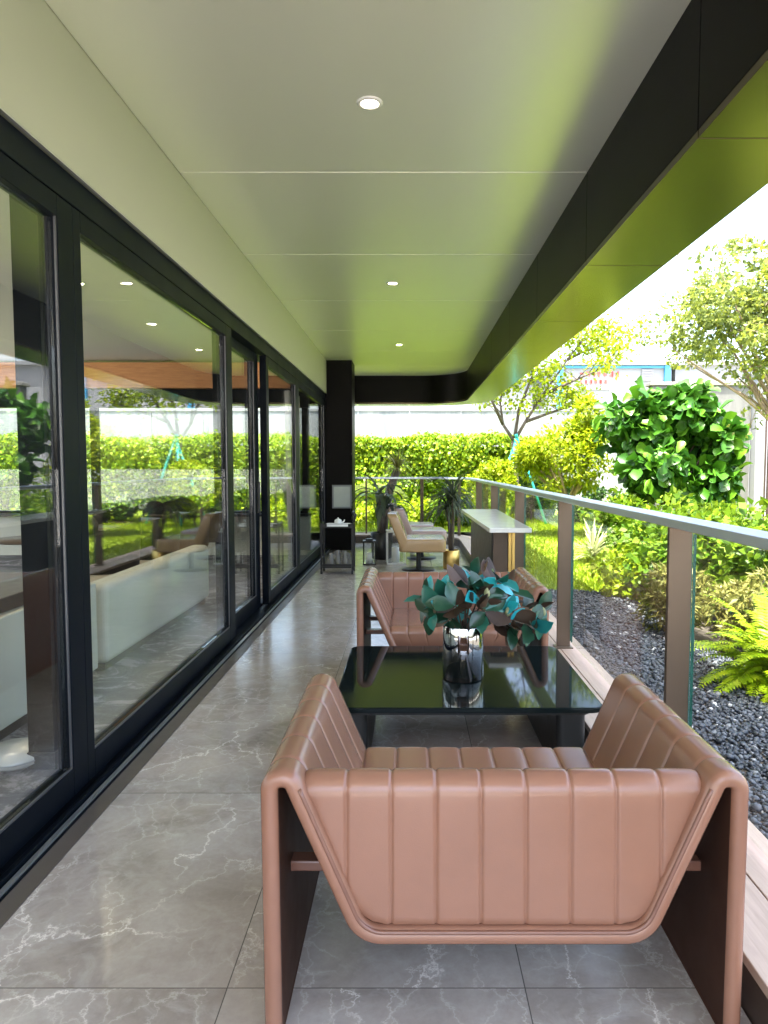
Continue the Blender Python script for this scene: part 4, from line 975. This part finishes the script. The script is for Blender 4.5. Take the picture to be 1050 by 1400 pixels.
shrub('round_bush', 'rounded lime yellow clipped bush in front of the hedge', 'bush', (1.75, 15.4, LAWN_Z), (1.75, 15.4, 0.92), (0.62, 0.55, 0.55), 5000, 46, 0.16, 0.09, 'leaf_lime', T_SMALL, 1.2, 0.75, 'bark', 0.6, None, 0.5, 0.8, 0.4, 0.03, 14)
# thin propped tree
tt = thing('propped_tree', 'thin sparse tree with forked bare trunk and pale leaves held by teal props', 'tree', (2.35, 16.2, LAWN_Z))
m = MB(); fk = Vector((0.0, 0, 1.95 - LAWN_Z))
tipsT = []
m.tube([(0, 0, -0.05), (0.05, 0, 0.9), (0.0, 0, fk.z)], [0.085, 0.075, 0.06], 10)
limbs = [[(0, 0, fk.z), (-0.25, 0.05, 2.25), (-0.32, 0, 2.75), (-0.2, 0, 3.3)], [(0, 0, fk.z), (0.25, 0, 2.3), (0.65, 0.1, 2.9), (1.2, 0.1, 3.7), (1.75, 0.1, 4.4)], [(0, 0, fk.z), (0.12, 0.1, 2.6), (0.45, 0.15, 3.4), (0.9, 0.1, 4.3), (1.2, 0, 5.0)], [(-0.25, 0.05, 2.25), (-0.55, -0.2, 2.8), (-0.7, -0.1, 3.3)], [(0.65, 0.1, 2.9), (1.3, -0.2, 3.2), (2.0, -0.2, 3.5)], [(1.2, 0.1, 3.7), (1.6, 0.3, 3.9), (2.3, 0.3, 4.1)], [(0.45, 0.15, 3.4), (0.2, -0.2, 3.9), (0.3, -0.2, 4.5)], [(0.25, 0, 2.3), (0.95, 0.25, 2.55), (1.6, 0.2, 2.75)]]
for L in limbs:
    m.tube(L, [0.042 * (1 - 0.75 * i / (len(L) - 1)) for i in range(len(L))], 7)
    for a, b in zip(L[1:], L[2:] if len(L) > 3 else L[1:]):
        for k in range(5):
            s0 = Vector(a).lerp(Vector(b), random.random()) if a != b else Vector(a).lerp(Vector(L[-1]), random.random())
            e = s0 + Vector((random.uniform(-0.45, 0.55), random.uniform(-0.4, 0.4), random.uniform(-0.05, 0.5))); m.tube([s0, s0.lerp(e, 0.5) + Vector((0, 0, 0.05)), e], [0.012, 0.008, 0.004], 5); tipsT.append(e)
    tipsT.append(Vector(L[-1]))
m.build('trunk', 'bark', tt)
nT = 6500; wi = rng.integers(0, len(tipsT), nT); TP = np.array([tuple(v) for v in tipsT])[wi] + rng.normal(0, 0.16, (nT, 3)) * [1, 1, 0.7]
leaves(TP, rng.normal(size=TP.shape), unit(rng.normal(size=TP.shape) * 0.6 + [0, 0, 0.8]), rng.uniform(0.06, 0.12, nT), 1.1, T_SMALL, 'crown', 'leaf_lime', tt)
for k, (bx, by) in enumerate(((-0.75, -0.5), (-0.30, -0.9), (0.7, -0.3))):
    pr = thing('tree_prop', ('teal prop pole leaning on the thin tree from the left', 'teal prop pole in front, leaning on the thin tree', 'teal prop pole leaning on the thin tree from the right')[k], 'pole', (2.35 + bx, 16.2 + by, LAWN_Z - 0.03), 0, 'teal poles propping the thin tree')
    e = Vector((-bx * 1.0 + 0.03, -by - 0.06, 1.85 + 0.1 * k)); m = MB(); m.tube([(0, 0, 0), tuple(e * 0.5), tuple(e)], 0.030, 10); m.build('shaft', 'teal', pr); m = MB(); m.tube([tuple(e * 0.96), tuple(e * 1.0)], 0.040, 10); m.build('cap', 'teal', pr)
# wispy tree on the right, its trunk out of the picture
shrub('wispy_tree', 'fine leaved grey olive tree reaching in over the railing at the right', 'tree', (5.1, 8.9, LAWN_Z), (4.3, 8.7, 3.2), (1.45, 1.1, 0.85), 15000, 95, 0.25, 0.065, 'leaf_grey', T_SMALL, 1.1, 0.25, 'bark_tan', 0.6, None, 0.6, 0.6, 0.55, 0.045, 30)
t = bpy.data.objects['wispy_tree']
m = MB(); TPs = []
for k in range(46):
    s0 = Vector((-0.2 + random.uniform(-0.9, 0.6), random.uniform(-0.8, 0.6), 2.9 + random.uniform(-0.4, 0.5))); u = random.random()
    e = s0 + (Vector((random.uniform(-0.9, 0.1), random.uniform(-0.4, 0.4), random.uniform(0.2, 0.9))) if u < 0.6 else Vector((random.uniform(-0.5, 0.3), random.uniform(-0.3, 0.3), random.uniform(-1.1, -0.4))))
    mid = s0.lerp(e, 0.5) + Vector((0, 0, 0.1)); m.tube([s0, mid, e], [0.010, 0.006, 0.003], 5)
    for q in range(22):
        f_ = random.uniform(0.35, 1.0); p_ = s0.lerp(e, f_); TPs.append((p_.x + random.gauss(0, 0.09), p_.y + random.gauss(0, 0.09), p_.z + random.gauss(0, 0.07)))
m.build('twig', 'bark_tan', t); TPs = np.array(TPs)
leaves(TPs, rng.normal(size=TPs.shape), unit(rng.normal(size=TPs.shape) * 0.7 + [0, 0, 0.6]), rng.uniform(0.05, 0.085, len(TPs)), 1.0, T_SMALL, 'crown', leaf_mat('blue_grey_leaf', [(0, (0.10, 0.13, 0.12)), (1, (0.18, 0.2, 0.17))], 0.2).name if False else 'leaf_grey', t)
# bushes and plants along the gravel
shrub('leafy_bush', 'mid green leafy bush at the gravel edge, left of the nearest post', 'bush', (2.62, 6.6, LAWN_Z), (2.55, 6.5, 0.62), (0.50, 0.55, 0.42), 3600, 38, 0.17, 0.085, 'leaf_mid', T_SMALL, 1.2, 0.5, 'bark', 0.6, None, 0.6, 0.9, 0.4, 0.02, 14)
shrub('yellow_bush', 'low lime yellow bush sprawling over the lawn edge', 'bush', (2.35, 7.1, LAWN_Z), (2.3, 7.0, 0.36), (0.48, 0.5, 0.24), 2400, 30, 0.14, 0.075, 'leaf_lime', T_SMALL, 1.2, 0.5, 'bark', 0.6, None, 0.6, 0.8, 0.4, 0.015, 10)
shrub('dense_bush', 'dense dark green bush behind the fern under the handrail', 'bush', (3.15, 5.6, LAWN_Z), (3.1, 5.6, 0.56), (0.78, 0.6, 0.52), 5200, 46, 0.20, 0.085, 'leaf_mid', T_SMALL, 1.2, 0.5, 'bark', 0.6, None, 0.6, 0.9, 0.4, 0.02, 14)
shrub('broom_bush', 'small olive broom like bush overhanging the gravel', 'bush', (2.02, 5.45, LAWN_Z + 0.02), (2.02, 5.4, 0.36), (0.24, 0.26, 0.22), 2200, 24, 0.09, 0.075, 'leaf_olive', T_LONG, 0.8, 0.4, 'bark', 0.6, None, 0.8, 1.0, 0.4, 0.012, 10)
shrub('shade_bush', 'wide deep green bush farther along the railing', 'bush', (3.4, 9.2, LAWN_Z), (3.4, 9.2, 0.50), (0.75, 0.6, 0.42), 3600, 40, 0.2, 0.09, 'leaf_mid', T_SMALL, 1.2, 0.5, 'bark', 0.6, None, 0.6, 0.9, 0.4, 0.02, 12)
shrub('olive_bush', 'yellowish olive bush between the fern and the nearest post', 'bush', (2.45, 5.0, LAWN_Z + 0.02), (2.42, 4.95, 0.40), (0.32, 0.3, 0.24), 2200, 24, 0.11, 0.07, 'leaf_olive', T_LONG, 1.0, 0.4, 'bark', 0.6, None, 0.7, 0.9, 0.4, 0.012, 10)
shrub('blue_plant', 'small blue green plant at the right edge above the fern', 'plant', (2.62, 4.75, LAWN_Z), (2.6, 4.75, 0.42), (0.15, 0.15, 0.12), 160, 10, 0.07, 0.11, 'leaf_blue', T_LONG, 1.6, 0.4, 'bark', 0.6, None, 0.6, 0.9, 0.5, 0.01, 6)
sp = thing('spiky_plant', 'pale variegated spiky plant on the lawn', 'plant', (2.5, 9.7, LAWN_Z)); m = MB(); m.tube([(0, 0, -0.05), (0, 0, 0.12)], [0.03, 0.02], 8); m.build('stem', 'bark', sp); strap_plant(sp, (0, 0, 0.12), 90, (0.30, 0.55), 0.7, 0.013, 'crown', 'leaf_pale', (0.15, 1.45), 9)
# fern
def fern(loc, label, n, Lr, seed, mat='leaf_fern'):
    t = thing('fern', label, 'fern', loc); rs = random.Random(seed); P, D, N, Ls = [], [], [], []; m = MB()
    for k in range(n):
        az = rs.uniform(0, 2 * math.pi); el = rs.uniform(0.25, 1.25); L = rs.uniform(*Lr); d = Vector((math.cos(az) * math.cos(el), math.sin(az) * math.cos(el), math.sin(el))); s = Vector((-math.sin(az), math.cos(az), 0)); p = Vector((rs.uniform(-0.07, 0.07), rs.uniform(-0.07, 0.07), 0.02)); pts_ = [p.copy()]; K = 30
        for i in range(K):
            p = p + d * (L / K); d = (d + Vector((0, 0, -1.9 / K * (0.4 + i / K)))).normalized(); pts_.append(p.copy()); a = i / K
            if a > 0.15:
                w_ = 0.085 * L / 0.5 * math.sin(math.pi * (0.12 + 0.86 * a)) ** 0.7 * (1 - 0.35 * a)
                up_ = d.cross(s) * -1
                for sg in (-1, 1): P.append(tuple(p)); D.append(tuple(s * sg + d * 0.45 + Vector((0, 0, rs.uniform(-0.1, 0.15))))); N.append(tuple(s.cross(d) * (-1) + Vector((0, 0, 0.3)))); Ls.append(max(0.012, w_))
        m.tube(pts_[::3], [0.004 * (1 - 0.8 * q / len(pts_[::3])) for q in range(len(pts_[::3]))], 5)
    m.build('stem', mat, t); leaves(P, D, N, Ls, 1.1, T_LONG, 'frond', mat, t); return t
M['leaf_fern'] = leaf_mat('fern_leaf', [(0, (0.22, 0.34, 0.006)), (0.6, (0.30, 0.42, 0.010)), (1, (0.42, 0.50, 0.02))], 0.45)
fern((2.18, 4.12, 0.12), 'bright lime fern with arching fronds at the gravel edge', 95, (0.42, 0.68), 5)
fern((2.75, 4.25, 0.12), 'lime fern clump behind the arching one at the right edge', 70, (0.4, 0.62), 6)
# beyond the end railing
def clump_row(k, x, y, z, rx, rz, mat, label, n=2200, L=0.09): shrub('border_bush', label, 'bush', (x, y, LAWN_Z), (x, y, z), (rx, 0.4, rz), n, 26, 0.16, L, mat, T_SMALL, 1.2, 0.5, 'bark', 0.6, 'border bushes beyond the end railing', 0.6, 0.9, 0.4, 0.02, 10)
clump_row(0, -1.2, 15.6, 0.32, 0.75, 0.26, 'leaf_lime', 'lime border bush beyond the end railing next to the column')
clump_row(1, 0.25, 15.9, 0.36, 0.70, 0.28, 'leaf_lime', 'lime border bush right of the leaning palm trunk')
clump_row(2, 0.95, 15.3, 0.45, 0.45, 0.34, 'leaf_mid', 'darker green border bush behind the dracaena in the gold pot')
clump_row(3, 3.9, 16.4, 0.62, 0.9, 0.5, 'leaf_deep', 'dark green border bush under the feathery tree')
clump_row(4, 2.9, 17.2, 0.9, 0.8, 0.75, 'leaf_deep', 'tall dark green border bush behind the teal props')
clump_row(5, 5.6, 15.8, 0.7, 1.2, 0.6, 'leaf_mid', 'wide green border bush behind the fig tree')
clump_row(7, 3.35, 11.4, 0.55, 0.6, 0.42, 'leaf_mid', 'rounded green border bush between the feathery tree and the fig tree')
clump_row(8, 5.5, 11.2, 0.5, 0.8, 0.42, 'leaf_mid', 'green border bush below the right side of the fig tree')
clump_row(6, 4.4, 10.4, 0.45, 0.8, 0.36, 'leaf_mid', 'green border bush on the lawn below the fig tree')
bn_ = thing('broad_leaf_plant', 'plant with broad pale green leaves just beyond the end railing', 'plant', (-0.62, 14.6, LAWN_Z)); P, D, N, L = [], [], [], []
rs = random.Random(8); m = MB()
for k in range(13):
    a = rs.uniform(0, 6.28); q = Vector((math.cos(a) * 0.15, math.sin(a) * 0.15, rs.uniform(0.5, 0.85))); m.tube([(0, 0, -0.05), tuple(q * 0.5 + Vector((0, 0, 0.08))), tuple(q)], [0.014, 0.011, 0.007], 6); P.append(tuple(q)); D.append((math.cos(a), math.sin(a), 0.5)); N.append((-math.cos(a) * 0.4, -math.sin(a) * 0.4 - 0.4, 1)); L.append(rs.uniform(0.36, 0.5))
m.build('stem', 'leaf_mid', bn_); leaves(P, D, N, L, 0.8, T_BIG, 'leaf_bunch', 'leaf_lime', bn_)
cy = thing('leaning_palm', 'small leaning palm with dark trunk beyond the end railing', 'tree', (-0.55, 14.2, LAWN_Z)); m = MB(); m.tube([(0, 0, -0.05), (0.07, 0, 0.45), (0.16, 0, 0.85), (0.30, 0, 1.22)], [0.11, 0.095, 0.085, 0.08], 12); m.build('trunk', 'bark', cy)
strap_plant(cy, (0.31, 0, 1.28), 130, (0.28, 0.52), 1.0, 0.008, 'crown', 'leaf_olive', (-0.2, 1.4), 31)
